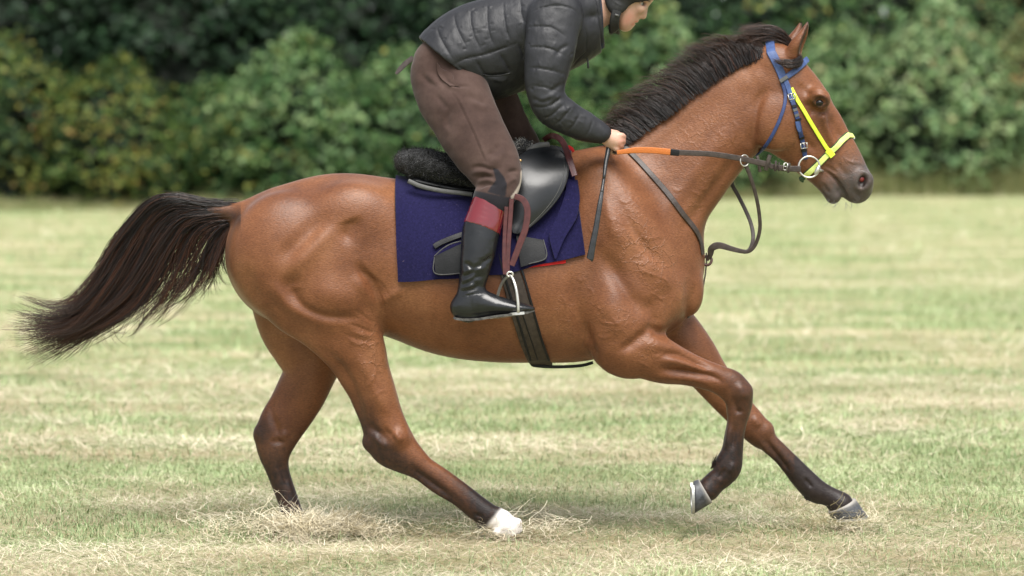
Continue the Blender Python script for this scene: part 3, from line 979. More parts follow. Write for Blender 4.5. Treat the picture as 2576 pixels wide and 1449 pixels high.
# --- muscle, tendon and vein relief: lines drawn on the side view, raised (+) or hollowed (-), metres
NEAR, BOTH, FAR = 0, 1, 2
RELIEF = [
    # hindquarter
    (BOTH, -.011, 26, [(846, 548), (800, 566), (758, 606), (722, 640), (690, 668)]),
    (BOTH, .009, 24, [(872, 566), (822, 586), (782, 626), (750, 660), (722, 690)]),
    (BOTH, -.010, 22, [(880, 546), (884, 564), (872, 590), (850, 610)]),
    (BOTH, -.014, 20, [(764, 690), (738, 708), (728, 722), (740, 745), (768, 772)]),
    (BOTH, .008, 18, [(676, 700), (696, 728), (722, 760), (756, 786), (800, 806)]),
    (BOTH, -.010, 12, [(728, 728), (748, 758), (776, 780), (822, 795), (880, 798), (930, 800)]),
    (BOTH, .012, 40, [(770, 700), (830, 735), (890, 745), (930, 750)]),
    (BOTH, -.007, 30, [(690, 790), (760, 835), (830, 850), (900, 850)]),
    (BOTH, .007, 24, [(668, 806), (740, 862), (810, 905), (860, 950)]),
    (BOTH, -.010, 11, [(896, 650), (908, 680), (930, 706), (946, 745), (953, 800)]),
    (BOTH, .006, 16, [(876, 690), (906, 716), (930, 752), (938, 790)]),
    (BOTH, -.007, 26, [(990, 540), (980, 620), (968, 700), (966, 780)]),
    (BOTH, .006, 12, [(1016, 716), (996, 738), (972, 752), (960, 775)]),
    (NEAR, -.0035, 4, [(912, 668), (938, 706), (958, 746), (966, 775)]),
    (NEAR, -.0035, 4, [(924, 680), (948, 712), (966, 742), (978, 760)]),
    (NEAR, -.003, 4, [(936, 690), (958, 716), (974, 738), (986, 752)]),
    (NEAR, -.003, 4, [(874, 776), (905, 788), (930, 806), (948, 812)]),
    (NEAR, -.0035, 4, [(868, 812), (900, 822), (930, 834), (952, 838)]),
    (NEAR, -.003, 4, [(858, 836), (892, 850), (926, 858), (956, 852)]),
    (NEAR, .003, 4, [(880, 830), (910, 842), (945, 846)]),
    (BOTH, -.005, 18, [(620, 660), (630, 720), (660, 770)]),
    (NEAR, -.008, 12, [(780, 860), (840, 905), (880, 960), (905, 1030), (920, 1080)]),
    (NEAR, .006, 16, [(880, 870), (920, 930), (950, 1000), (985, 1060)]),
    (NEAR, -.008, 11, [(925, 1050), (940, 1080), (968, 1100), (985, 1125)]),
    (NEAR, .007, 11, [(985, 1085), (1000, 1100), (1012, 1115)]),
    (NEAR, -.006, 8, [(1020, 1165), (1060, 1196), (1110, 1232), (1160, 1268)]),
    (NEAR, .004, 7, [(1010, 1180), (1060, 1214), (1110, 1248), (1160, 1284)]),
    (FAR, -.006, 10, [(690, 1000), (672, 1050), (690, 1100), (690, 1140)]),
    (FAR, .006, 11, [(715, 1095), (700, 1110), (690, 1120)]),
    # trunk
    (BOTH, -.006, 26, [(1010, 500), (1030, 620), (1020, 740)]),
    (BOTH, -.007, 20, [(1442, 640), (1446, 740), (1462, 810), (1486, 880)]),
    (BOTH, -.008, 16, [(1462, 805), (1482, 868), (1500, 915)]),
    # shoulder, arm, breast
    (BOTH, -.013, 22, [(1490, 610), (1535, 665), (1572, 725), (1605, 770), (1642, 800)]),
    (BOTH, .010, 30, [(1500, 740), (1545, 800), (1560, 860)]),
    (BOTH, .009, 30, [(1600, 640), (1650, 690), (1690, 740)]),
    (BOTH, -.010, 14, [(1630, 740), (1640, 790), (1656, 826)]),
    (BOTH, -.008, 14, [(1540, 480), (1590, 570), (1640, 640), (1690, 690)]),
    (BOTH, .006, 18, [(1510, 470), (1540, 560), (1575, 640)]),
    (BOTH, -.008, 9, [(1748, 700), (1744, 745), (1730, 790), (1712, 824)]),
    (NEAR, -.006, 8, [(1727, 690), (1728, 745), (1722, 790)]),
    (NEAR, -.015, 12, [(1612, 840), (1640, 826), (1668, 838), (1694, 826), (1722, 806)]),
    (NEAR, -.010, 12, [(1545, 890), (1585, 868), (1612, 846), (1632, 824)]),
    (NEAR, .008, 16, [(1610, 876), (1655, 868), (1700, 884), (1760, 912)]),
    (NEAR, -.010, 8, [(1655, 888), (1702, 892), (1752, 912), (1800, 936)]),
    (NEAR, .007, 9, [(1640, 905), (1690, 908), (1740, 922), (1790, 944)]),
    (NEAR, -.010, 8, [(1640, 926), (1690, 932), (1740, 936), (1795, 948), (1830, 972)]),
    (NEAR, .005, 8, [(1620, 948), (1690, 950), (1760, 958), (1812, 985)]),
    (NEAR, .006, 12, [(1850, 960), (1866, 985), (1868, 1010)]),
    (NEAR, -.005, 8, [(1842, 990), (1850, 1020), (1858, 1045)]),
    (NEAR, -.005, 7, [(1852, 1060), (1846, 1100), (1842, 1140)]),
    (NEAR, .004, 6, [(1836, 1062), (1832, 1100), (1826, 1136)]),
    (FAR, -.006, 7, [(1930, 1110), (1960, 1150), (1990, 1190), (2010, 1214)]),
    (FAR, .004, 6, [(1918, 1116), (1948, 1160), (1976, 1196)]),
    (FAR, .005, 10, [(1905, 1060), (1918, 1078), (1925, 1092)]),
    (FAR, -.005, 6, [(1830, 1010), (1860, 1050), (1885, 1085)]),
    (FAR, -.004, 5, [(2040, 1222), (2052, 1236), (2062, 1250)]),
    (NEAR, -.004, 5, [(1826, 1176), (1816, 1192), (1806, 1208)]),
    (NEAR, -.005, 5, [(1872, 1030), (1860, 1036), (1846, 1036)]),
    (NEAR, .004, 7, [(1846, 1160), (1840, 1178), (1832, 1192)]),
    (NEAR, -.005, 7, [(960, 1060), (972, 1085), (985, 1096), (1004, 1124)]),
    (NEAR, .005, 8, [(940, 1085), (952, 1108), (975, 1130)]),
    (NEAR, -.004, 5, [(1190, 1290), (1204, 1298), (1220, 1300)]),
    (FAR, -.004, 7, [(664, 1120), (690, 1125), (712, 1118)]),
    (FAR, -.004, 6, [(690, 1170), (702, 1210), (716, 1250)]),
    # neck
    (BOTH, -.009, 16, [(1884, 366), (1845, 410), (1800, 470), (1745, 545), (1700, 600)]),
    (BOTH, .005, 20, [(1880, 300), (1820, 350), (1760, 420), (1700, 500), (1660, 560)]),
    (BOTH, -.006, 22, [(1850, 220), (1780, 270), (1700, 340), (1620, 400), (1560, 440)]),
    (BOTH, -.010, 12, [(1944, 214), (1912, 248), (1898, 300), (1893, 345), (1885, 375)]),
    (BOTH, .004, 22, [(1930, 180), (1890, 200), (1850, 230)]),
    # head
    (BOTH, -.006, 11, [(2000, 330), (2030, 360), (2060, 385)]),
    (BOTH, -.007, 12, [(2082, 285), (2100, 325), (2118, 365)]),
    (BOTH, -.008, 10, [(2020, 250), (2038, 272), (2054, 290)]),
    (BOTH, -.006, 9, [(2002, 205), (2024, 228), (2044, 240)]),
    (BOTH, .005, 5, [(2040, 246), (2058, 238), (2076, 244), (2086, 256)]),
    (BOTH, -.004, 3.5, [(2042, 254), (2058, 245), (2076, 250)]),
    (BOTH, -.004, 4, [(2046, 274), (2062, 282), (2080, 284)]),
    (BOTH, .003, 4, [(2050, 268), (2064, 272), (2080, 268)]),
    (BOTH, -.012, 3.6, [(2062, 424), (2085, 436), (2104, 454), (2118, 476), (2127, 494), (2131, 514)]),
    (BOTH, .004, 6, [(2082, 446), (2098, 464), (2108, 482)]),
    (BOTH, -.006, 6, [(2068, 458), (2078, 476), (2090, 490)]),
    (BOTH, -.005, 5, [(2070, 414), (2090, 424), (2112, 440)]),
    (BOTH, -.006, 9, [(2100, 400), (2120, 430), (2138, 448)]),
    (BOTH, .004, 4, [(2150, 436), (2166, 430), (2184, 436), (2194, 452), (2186, 472)]),
    (BOTH, .003, 3, [(2122, 396), (2140, 408), (2160, 410), (2174, 414)]),
    (BOTH, -.004, 6, [(2146, 474), (2156, 490), (2166, 496)]),
]
VEINS = [
    [(1475, 560), (1490, 585), (1500, 610), (1478, 650)], [(1517, 530), (1535, 555), (1548, 553), (1572, 565), (1604, 553)],
    [(1604, 560), (1612, 590), (1630, 600), (1660, 595), (1675, 600)], [(1585, 492), (1592, 506), (1620, 530)],
    [(1555, 498), (1573, 510), (1590, 503)], [(1548, 553), (1537, 575), (1537, 600)],
    [(1580, 675), (1602, 672), (1625, 686), (1660, 700), (1676, 715), (1690, 735)], [(1628, 738), (1650, 742), (1668, 752), (1692, 738)],
    [(1612, 660), (1590, 668)], [(1650, 742), (1648, 732), (1662, 736)], [(1495, 800), (1520, 812), (1552, 815), (1560, 810)],
    [(1530, 796), (1545, 806), (1556, 812), (1575, 800)], [(1503, 778), (1512, 772)], [(1500, 842), (1520, 850), (1540, 838)],
    [(1620, 880), (1640, 860), (1652, 848), (1660, 870)], [(1640, 890), (1652, 898), (1680, 880)], [(1600, 905), (1640, 925)],
    [(905, 985), (935, 960), (948, 930), (940, 900)], [(948, 930), (965, 940)], [(938, 1000), (955, 985), (980, 982)],
    [(1840, 300), (1852, 318), (1848, 340)], [(1830, 320), (1815, 330), (1822, 348)], [(1856, 335), (1840, 352), (1848, 370)],
    [(1800, 330), (1812, 345), (1800, 356)], [(1730, 480), (1755, 486), (1770, 495)], [(1745, 510), (1760, 520), (1778, 512)],
    [(1790, 470), (1770, 478), (1760, 470)], [(1690, 470), (1705, 478), (1722, 470)],
    [(2118, 392), (2136, 406), (2160, 409)], [(2104, 290), (2112, 320), (2122, 345)],
    [(870, 850), (900, 866), (930, 862)], [(1470, 720), (1490, 735), (1475, 752)], [(1450, 695), (1464, 708), (1468, 690)],
    [(1405, 740), (1420, 760), (1410, 790)],
]
HP = proj(np.c_[HV[:, 0], -np.abs(HV[:, 1]), HV[:, 2]])
nearside = HV[:, 1] < 0.0
legzone = HV[:, 2] < at(0, 850)[2]
disp = np.zeros(len(HV))
for side, amp, wd, pts in RELIEF:
    g = stroke(HP, pts, wd)
    if side == NEAR:
        g = g * nearside
    elif side == FAR:
        g = g * (HV[:, 1] > 0)
    else:
        g = g * np.where(nearside, 1.0, ~legzone)
    low = max(q[1] for q in pts) > 870
    disp += amp * (1.55 if low else 1.3 if wd > 9 else 1.0) * g
rs = np.random.RandomState(4)
for pts in VEINS:
    p = np.array(pts, float)
    g = stroke(HP, catmull(p, 4) + np.cumsum(rs.normal(0, .5, (len(p) * 4 - 3, 2)), 0), 2.9, sub=1)
    disp += .0023 * g * nearside
lat = np.clip(np.abs(HN[:, 1]) * 1.6, 0.25, 1.0)
HV = HV + HN * (disp * lat)[:, None]

# --- coat colour (real markings, plus darker nostril insides): r = dark points, g = grey muzzle skin, b = white sock
PX = proj(HV)
def blob(cx, cy, rx, ry):
    return np.clip(1.25 - np.sqrt(((PX[:, 0] - cx) / rx) ** 2 + ((PX[:, 1] - cy) / ry) ** 2), 0, 1)
def sstep(a, b, x):
    t = np.clip((x - a) / (b - a), 0, 1)
    return t * t * (3 - 2 * t)
dark = np.zeros(len(HV)); grey = np.zeros(len(HV)); white = np.zeros(len(HV))
Y_ = HV[:, 1]
near, far = (Y_ < 0), (Y_ >= 0)
nh = near & (PX[:, 1] > 960) & (PX[:, 0] < 1340)
# near hind: dark from the back of the hock down the cannon
d1, t1 = pdist(PX, [(898, 1010), (930, 1120), (1000, 1180), (1100, 1250), (1215, 1320)])
dark = np.maximum(dark, nh * sstep(62, 22, d1) * 0.85 * sstep(960, 1090, PX[:, 1] + .25 * (930 - PX[:, 0])))
dark = np.maximum(dark, nh * sstep(1080, 1210, PX[:, 0]) * 1.0)
lw = PX[:, 0] * 0.77 + PX[:, 1] * 0.64            # along the pastern
white = np.maximum(white, nh * sstep(1783, 1797, lw))
fh = far & (PX[:, 1] > 960) & (PX[:, 0] < 900)
dark = np.maximum(dark, fh * sstep(1000, 1200, PX[:, 1]) * 0.92)
dark = np.maximum(dark, fh * blob(655, 1090, 45, 70) * 0.8)
nf = near & (PX[:, 0] > 1700) & (PX[:, 1] > 870) & (PX[:, 1] < 1300)
dark = np.maximum(dark, nf * sstep(1790, 1875, PX[:, 0] + 0.1 * (PX[:, 1] - 950)) * 0.7)
dark = np.maximum(dark, nf * sstep(960, 1130, PX[:, 1]) * 0.95)
ff = far & (PX[:, 0] > 1700) & (PX[:, 1] > 900) & (PX[:, 1] < 1320)
dark = np.maximum(dark, ff * sstep(990, 1190, PX[:, 1]) * 0.95)
dark = np.maximum(dark, blob(2034, 50, 8, 22) * 1.0)
dark = np.maximum(dark, blob(2018, 52, 8, 20) * 1.0)
dark = np.maximum(dark, stroke(PX, [(2032, 62), (2024, 85), (2014, 112), (2008, 140)], 4, taper=False) * 0.85 * (PX[:, 1] < 145))
dark = np.maximum(dark, stroke(PX, [(2045, 262), (2062, 268), (2080, 262), (2076, 246), (2058, 246), (2045, 258)], 4.5, taper=False) * 0.75)
dark = np.maximum(dark, blob(2076, 300, 22, 40) * 0.25)
grey = np.maximum(grey, sstep(-40, 60, (PX[:, 0] - 2085) * .55 + (PX[:, 1] - 430) * .84) * (PX[:, 0] > 2000) * (PX[:, 1] > 250))
dark = np.maximum(dark, stroke(PX, [(600, 545), (560, 545), (420, 530)], 26, taper=False) * .8 * (PX[:, 0] < 606))
nos = stroke(PX, [(2168, 450), (2172, 464)], 13, taper=False)
dark = np.maximum(dark, nos * (np.abs(HV[:, 1]) < .052) * 0.9)  # darker inside the nostril openings
HC = np.stack((dark, grey, white), 1)
vein = np.maximum.reduce([blob(1610, 640, 150, 190), blob(1560, 820, 110, 110), blob(1790, 430, 95, 170), blob(1840, 330, 50, 60), blob(1690, 890, 120, 60),
                          blob(920, 900, 60, 130) * .8, blob(900, 780, 70, 60) * .7, blob(2130, 400, 50, 60) * .5, blob(1440, 780, 80, 120) * .6]) * np.where(nearside, 1, .7)

m_coat, nt, b = new_mat('bay_coat')
at_ = N(nt, 'ShaderNodeAttribute', attribute_name='tint')
sep = N(nt, 'ShaderNodeSeparateColor')
nt.links.new(at_.outputs['Color'], sep.inputs[0])
tc = N(nt, 'ShaderNodeTexCoord')
n1 = N(nt, 'ShaderNodeTexNoise', i_Scale=4.0, i_Detail=8.0, i_Roughness=0.62)
n2 = N(nt, 'ShaderNodeTexNoise', i_Scale=60.0, i_Detail=4.0)
mp = N(nt, 'ShaderNodeMapping'); mp.inputs['Scale'].default_value = (34, 34, 95); mp.inputs['Rotation'].default_value = (0, R(25), 0)
n3 = N(nt, 'ShaderNodeTexNoise', i_Scale=3.0, i_Detail=3.0)
for q in (n1, n2):
    nt.links.new(tc.outputs['Object'], q.inputs['Vector'])
nt.links.new(tc.outputs['Object'], mp.inputs[0]); nt.links.new(mp.outputs[0], n3.inputs['Vector'])
base = ramp(nt, [(0.30, (.108, .037, .0145)), (0.5, (.168, .064, .0265)), (0.72, (.232, .099, .045))])
nt.links.new(n1.outputs[0], base.inputs[0])
fine = N(nt, 'ShaderNodeMix', data_type='RGBA', blend_type='MULTIPLY'); fine.inputs[0].default_value = 0.75
fr = ramp(nt, [(0.3, (.62, .6, .58)), (0.7, (1.2, 1.2, 1.2))])
nt.links.new(n3.outputs[0], fr.inputs[0])
nt.links.new(base.outputs[0], fine.inputs[6]); nt.links.new(fr.outputs[0], fine.inputs[7])
def mixc(fac, a, colr):
    m_ = N(nt, 'ShaderNodeMix', data_type='RGBA')
    nt.links.new(fac, m_.inputs[0]); nt.links.new(a, m_.inputs[6]); m_.inputs[7].default_value = tuple(colr) + (1,)
    return m_.outputs[2]
def brk(sock, lo=0.12, amt=0.5):
    # break the edge of a marking with fine noise
    a_ = N(nt, 'ShaderNodeMath', operation='MULTIPLY_ADD'); a_.inputs[1].default_value = amt; a_.inputs[2].default_value = -amt * .5
    nt.links.new(n2.outputs[0], a_.inputs[0])
    s_ = N(nt, 'ShaderNodeMath', operation='ADD', use_clamp=True)
    nt.links.new(sock, s_.inputs[0]); nt.links.new(a_.outputs[0], s_.inputs[1])
    g_ = N(nt, 'ShaderNodeMath', operation='MULTIPLY', use_clamp=True)
    t_ = N(nt, 'ShaderNodeMath', operation='GREATER_THAN'); t_.inputs[1].default_value = 0.02
    nt.links.new(sock, t_.inputs[0]); nt.links.new(s_.outputs[0], g_.inputs[0]); nt.links.new(t_.outputs[0], g_.inputs[1])
    return g_.outputs[0]
c = mixc(brk(sep.outputs[1]), fine.outputs[2], (.072, .058, .054))
c = mixc(brk(sep.outputs[0]), c, (.0125, .0075, .0068))
c = mixc(sep.outputs[2], c, (.74, .70, .67))
nt.links.new(c, b.inputs['Base Color'])
b.inputs['Roughness'].default_value = 0.42
b.inputs['Specular IOR Level'].default_value = 0.32
b.inputs['Sheen Weight'].default_value = 0.03
b.inputs['Sheen Roughness'].default_value = 0.45
# skin: fine raised vessels where the attribute asks for them, then the lie of the hair
va = N(nt, 'ShaderNodeAttribute', attribute_name='vessel')
wob = N(nt, 'ShaderNodeTexNoise', i_Scale=11.0, i_Detail=4.0, i_Roughness=.6); nt.links.new(tc.outputs['Object'], wob.inputs['Vector'])
wm = N(nt, 'ShaderNodeMix', data_type='VECTOR', factor_mode='UNIFORM'); wm.inputs[0].default_value = .13
nt.links.new(tc.outputs['Object'], wm.inputs[4]); nt.links.new(wob.outputs['Color'], wm.inputs[5])
vor = N(nt, 'ShaderNodeTexVoronoi', feature='DISTANCE_TO_EDGE', i_Scale=17.0); nt.links.new(wm.outputs[1], vor.inputs['Vector'])
vr = ramp(nt, [(0.0, (1, 1, 1)), (0.05, (.25, .25, .25)), (.10, (0, 0, 0))], 'EASE'); nt.links.new(vor.outputs['Distance'], vr.inputs[0])
gate = ramp(nt, [(.46, (0, 0, 0)), (.58, (1, 1, 1))]); nt.links.new(n1.outputs[0], gate.inputs[0])
v1 = N(nt, 'ShaderNodeMath', operation='MULTIPLY'); nt.links.new(vr.outputs[0], v1.inputs[0]); nt.links.new(gate.outputs[0], v1.inputs[1])
v2 = N(nt, 'ShaderNodeMath', operation='MULTIPLY'); nt.links.new(v1.outputs[0], v2.inputs[0]); nt.links.new(va.outputs['Fac'], v2.inputs[1])
bv = N(nt, 'ShaderNodeBump', i_Strength=.75, i_Distance=.003); nt.links.new(v2.outputs[0], bv.inputs['Height'])
n6 = N(nt, 'ShaderNodeTexNoise', i_Scale=38.0, i_Detail=5.0, i_Roughness=.65); nt.links.new(tc.outputs['Object'], n6.inputs['Vector'])
bc = N(nt, 'ShaderNodeBump', i_Strength=.16, i_Distance=.006); nt.links.new(n6.outputs[0], bc.inputs['Height']); nt.links.new(bv.outputs[0], bc.inputs['Normal'])
bp = N(nt, 'ShaderNodeBump', i_Strength=0.55, i_Distance=0.0024); nt.links.new(bc.outputs[0], bp.inputs['Normal'])
nt.links.new(n3.outputs[0], bp.inputs['Height'])
nt.links.new(bp.outputs[0], b.inputs['Normal'])

body = add_mesh('body', HV, HQ, m_coat, horse, col=HC)

_va = body.data.attributes.new('vessel', 'FLOAT_COLOR', 'POINT')
_va.data.foreach_set('color', np.repeat(np.clip(vein, 0, 1)[:, None], 4, 1).astype(np.float32).ravel())
# ------------------------------------------------------------------ hair, eyes, hooves
def strand_mesh(S, r0, r1, tint):
    """S (n,k,3) strands -> three-sided tapering tubes"""
    n, k, _ = S.shape
    T = np.gradient(S, axis=1); T /= np.linalg.norm(T, axis=2)[..., None] + 1e-12
    ref = np.array((0.13, 0.95, 0.28))
    u = np.cross(T, ref); u /= np.linalg.norm(u, axis=2)[..., None] + 1e-12
    w = np.cross(T, u)
    rad = (np.asarray(r0)[:, None] + (np.asarray(r1)[:, None] - np.asarray(r0)[:, None]) * np.linspace(0, 1, k)[None] ** 1.5)[..., None]
    V = np.empty((n, k, 3, 3))
    for j in range(3):
        a = 2 * math.pi * j / 3 + .5
        V[:, :, j] = S + rad * (math.cos(a) * u + math.sin(a) * w)
    base = (np.arange(n) * k * 3)[:, None, None] + (np.arange(k - 1) * 3)[None, :, None]
    Q = []
    for j in range(3):
        j2 = (j + 1) % 3
        Q.append(np.stack((base[..., 0] + j, base[..., 0] + j2, base[..., 0] + 3 + j2, base[..., 0] + 3 + j), -1))
    F = np.concatenate([q.reshape(-1, 4) for q in Q])
    tt = np.linspace(0, 1, k)
    col = np.empty((n, k, 3, 3))
    col[:] = tint[:, None, None, :]
    tip = tint[:, None, :] * 1.0 + np.array((.035, .014, .006)) * (tt ** 3)[None, :, None] * .8
    col[:] = tip[:, :, None, :]
    return V.reshape(-1, 3), F, col.reshape(-1, 3)


m_hair, nt, b = new_mat('black_horse_hair')
a_ = N(nt, 'ShaderNodeAttribute', attribute_name='tint')
nt.links.new(a_.outputs['Color'], b.inputs['Base Color'])
b.inputs['Roughness'].default_value = .42
b.inputs['Specular IOR Level'].default_value = .42

rs = np.random.RandomState(7)


def hair_tint(n, red=.25):
    t = np.tile(np.array((.010, .0075, .0075)), (n, 1)) * rs.uniform(.6, 1.8, (n, 1))
    w = rs.uniform(size=n) < red
    t[w] = np.array((.052, .020, .0105)) * rs.uniform(.35, 1.4, (w.sum(), 1))
    return t


def lerp_guides(G, u):
    """G (g,k,3); u (n,) in 0..g-1 -> (n,k,3)"""
    i = np.clip(np.floor(u).astype(int), 0, len(G) - 2)
    f = (u - i)[:, None, None]
    return G[i] * (1 - f) + G[i + 1] * f


def trim(S, s0, s1, k):
    """keep the stretch s0..s1 (fractions) of every strand, resampled to k points"""
    n, m, _ = S.shape
    t = s0[:, None] + (s1 - s0)[:, None] * np.linspace(0, 1, k)[None]
    x = t * (m - 1); i = np.clip(x.astype(int), 0, m - 2); f = (x - i)[..., None]
    r = np.arange(n)[:, None]
    return S[r, i] * (1 - f) + S[r, i + 1] * f


def locks(G, n_lock, per, usel, ysp, jit, k, start, end, red, r0=.0009, r1=.0003, wav=.006, conv=.55, usp=.16, drift=.22):
    """hair in locks: G guides in photo px (list of lists) drawn at depth 0, spread sideways by ysp"""
    GG = np.array([resample(catmull([tuple(at(p[0], p[1], p[2] if len(p) > 2 else 0)) for p in g], 6), 24) for g in G])
    ul = usel(n_lock)
    n = n_lock * per
    li = np.repeat(np.arange(n_lock), per)
    u = np.clip(ul[li] + rs.normal(0, usp, n), 0, len(G) - 1 - 1e-4)
    tt = np.linspace(0, 1, 24)
    dl = rs.normal(0, drift, n_lock)[li] * len(G) / 9.0 * 4
    ut = np.clip(u[:, None] + dl[:, None] * tt[None] ** 1.3, 0, len(G) - 1 - 1e-4)
    iu = np.floor(ut).astype(int); fu = (ut - iu)[..., None]
    kk = np.arange(24)[None]
    S = GG[iu, kk] * (1 - fu) + GG[iu + 1, kk] * fu
    yl = rs.normal(0, 1, n_lock)
    S[:, :, 1] += (yl[li] * ysp)[:, None] * (0.35 + .65 * tt[None])
    # lock-level wave and strand-level jitter that narrows to the tip of the lock
    ph = rs.uniform(0, 6.28, (n_lock, 3)); fr = rs.uniform(.6, 1.6, n_lock)
    for c in range(3):
        S[:, :, c] += wav * np.sin(fr[li][:, None] * 6.28 * tt[None] + ph[li, c][:, None]) * tt[None]
    j = rs.normal(0, 1, (n, 3)) * jit
    S += j[:, None, :] * (1 - conv * tt ** 1.2)[None, :, None]
    ph2 = rs.uniform(0, 6.28, (n, 3)); f2 = rs.uniform(1, 3, n)
    for c in range(3):
        S[:, :, c] += .0022 * np.sin(f2[:, None] * 6.28 * tt[None] + ph2[:, c][:, None]) * tt[None]
    s0 = start(n, ul[li]); el = end(n_lock, ul)[li] * rs.uniform(.86, 1.04, n)
    S = trim(S, s0, np.clip(np.maximum(el, s0 + .12), 0, 1), k)
    sz = rs.uniform(.7, 1.35, n)
    V, F, T = strand_mesh(S, r0 * sz, r1 * sz, np.clip(hair_tint(n, red), 0, 1))
    return V, F, T


def join_hair(name, parts, parent):
    V = []; F = []; T = []; o = 0
    for v, f, t in parts:
        V.append(v); F.append(f + o); T.append(t); o += len(v)
    return add_mesh(name, np.vstack(V), np.vstack(F), m_hair, parent, col=np.vstack(T))


TAIL = [
    [(606, 512), (520, 511), (440, 494), (385, 505), (335, 550), (292, 605), (262, 660), (225, 720), (180, 765), (130, 776), (52, 752)],
    [(606, 518), (520, 518), (440, 508), (380, 540), (335, 610), (295, 680), (245, 745), (185, 795), (110, 805), (20, 795)],
    [(606, 525), (520, 526), (450, 525), (395, 570), (350, 645), (305, 715), (255, 772), (190, 815), (110, 832), (18, 830)],
    [(606, 535), (530, 538), (460, 548), (415, 600), (370, 675), (320, 745), (260, 795), (190, 836), (120, 860), (40, 885)],
    [(604, 545), (540, 548), (480, 565), (435, 630), (395, 700), (345, 765), (275, 815), (205, 852), (140, 892), (80, 930)],
    [(602, 552), (550, 558), (500, 585), (460, 650), (430, 710), (395, 765), (355, 815), (318, 856)],
    [(598, 557), (560, 570), (525, 610), (500, 665), (470, 715), (440, 755), (400, 790), (360, 832)],
    [(592, 560), (570, 580), (550, 620), (535, 665), (522, 705), (500, 745), (465, 785)],
    [(586, 562), (574, 590), (560, 625), (556, 660), (562, 690), (580, 715)],
]
tail_parts = [
    locks(TAIL, 150, 18, lambda n: rs.uniform(0, 4.0, n), .024, .0085, 18, lambda n, u: rs.uniform(0, .30, n), lambda n, u: rs.uniform(.80, 1.0, n), .30, wav=.024, drift=.3),
    locks(TAIL, 84, 8, lambda n: rs.uniform(3.9, 8.0, n), .016, .0045, 16, lambda n, u: rs.uniform(0, .12, n), lambda n, u: rs.uniform(.6, 1.0, n), .35, r0=.0010, wav=.020, conv=.85, usp=.07),
    locks(TAIL, 170, 2, lambda n: rs.uniform(0, 8.0, n), .03, .012, 16, lambda n, u: rs.uniform(0, .3, n), lambda n, u: rs.uniform(.6, 1.0, n), .6, r0=.0006, r1=.0003, wav=.02),
    locks([[(q[0], q[1]) for q in g[:5]] for g in TAIL[:5]], 60, 12, lambda n: rs.uniform(0, 4.0, n), .018, .006, 8, lambda n, u: rs.uniform(0, .5, n), lambda n, u: rs.uniform(.8, 1.0, n), .25, wav=.003),
]
join_hair('tail', tail_parts, horse)

CREST = [(1545, 362), (1580, 348), (1660, 292), (1741, 233), (1811, 182), (1853, 157), (1894, 139), (1926, 130)]
OFFS = [[(0, 0), (-24, -20), (-48, -22), (-72, -8)], [(0, 0), (-28, -26), (-58, -38), (-90, -34)], [(0, 0), (-36, -30), (-76, -46), (-120, -46)],
        [(0, 0), (-32, -36), (-68, -54), (-112, -58)], [(0, 0), (-26, -40), (-60, -62), (-108, -70)], [(0, 0), (-18, -36), (-44, -58), (-84, -66)],
        [(0, 0), (-8, -28), (-24, -44), (-52, -52)], [(0, 0), (-5, -14), (-14, -24), (-32, -30)]]
MANE = [[(c[0] + o[0], c[1] + o[1] + 5) for o in of] for c, of in zip(CREST, OFFS)]
NEARM = [[(c[0] + o[0] + 4, c[1] + o[1] + 13, -.040 + .014 * i) for i, o in enumerate(of)] for c, of in zip(CREST, OFFS)]
mane_parts = [
    locks(MANE, 150, 14, lambda n: rs.uniform(0, 7.0, n), .014, .005, 10, lambda n, u: np.zeros(n), lambda n, u: rs.uniform(.45, .85, n), .12, r0=.0010, wav=.008, conv=.3, usp=.14, drift=.05),
    locks(MANE, 120, 9, lambda n: rs.uniform(0, 7.0, n), .016, .004, 10, lambda n, u: np.zeros(n), lambda n, u: rs.uniform(.7, 1.0, n), .3, r0=.0008, wav=.016, conv=.5, usp=.10, drift=.07),
    locks(NEARM, 150, 10, lambda n: rs.uniform(0, 7.0, n), .007, .005, 10, lambda n, u: np.zeros(n), lambda n, u: rs.uniform(.35, .9, n), .12, r0=.0010, wav=.009, conv=.4, usp=.16, drift=.05),
    locks(MANE, 330, 2, lambda n: rs.uniform(0, 7.0, n), .02, .008, 10, lambda n, u: np.zeros(n), lambda n, u: rs.uniform(.75, 1.0, n), .5, r0=.0006, r1=.0003, wav=.018, usp=.3, drift=.08),
]
join_hair('mane', mane_parts, horse)
FORE = [[(1990, 112), (1976, 88), (1958, 75), (1930, 67), (1895, 66), (1850, 72)], [(1990, 116), (1974, 98), (1952, 86), (1925, 83), (1890, 86), (1845, 84)],
        [(1988, 122), (1970, 107), (1948, 99), (1918, 98), (1885, 100), (1852, 104)]]
FORE2 = [[(2014, 140, -.055), (2008, 150, -.078), (1990, 154, -.092), (1965, 150, -.092), (1942, 140, -.086)],
         [(2016, 148, -.055), (2010, 158, -.08), (1992, 163, -.095), (1966, 160, -.096), (1944, 150, -.09)],
         [(2017, 154, -.055), (2011, 166, -.08), (1996, 171, -.098), (1972, 168, -.10), (1950, 158, -.095)]]
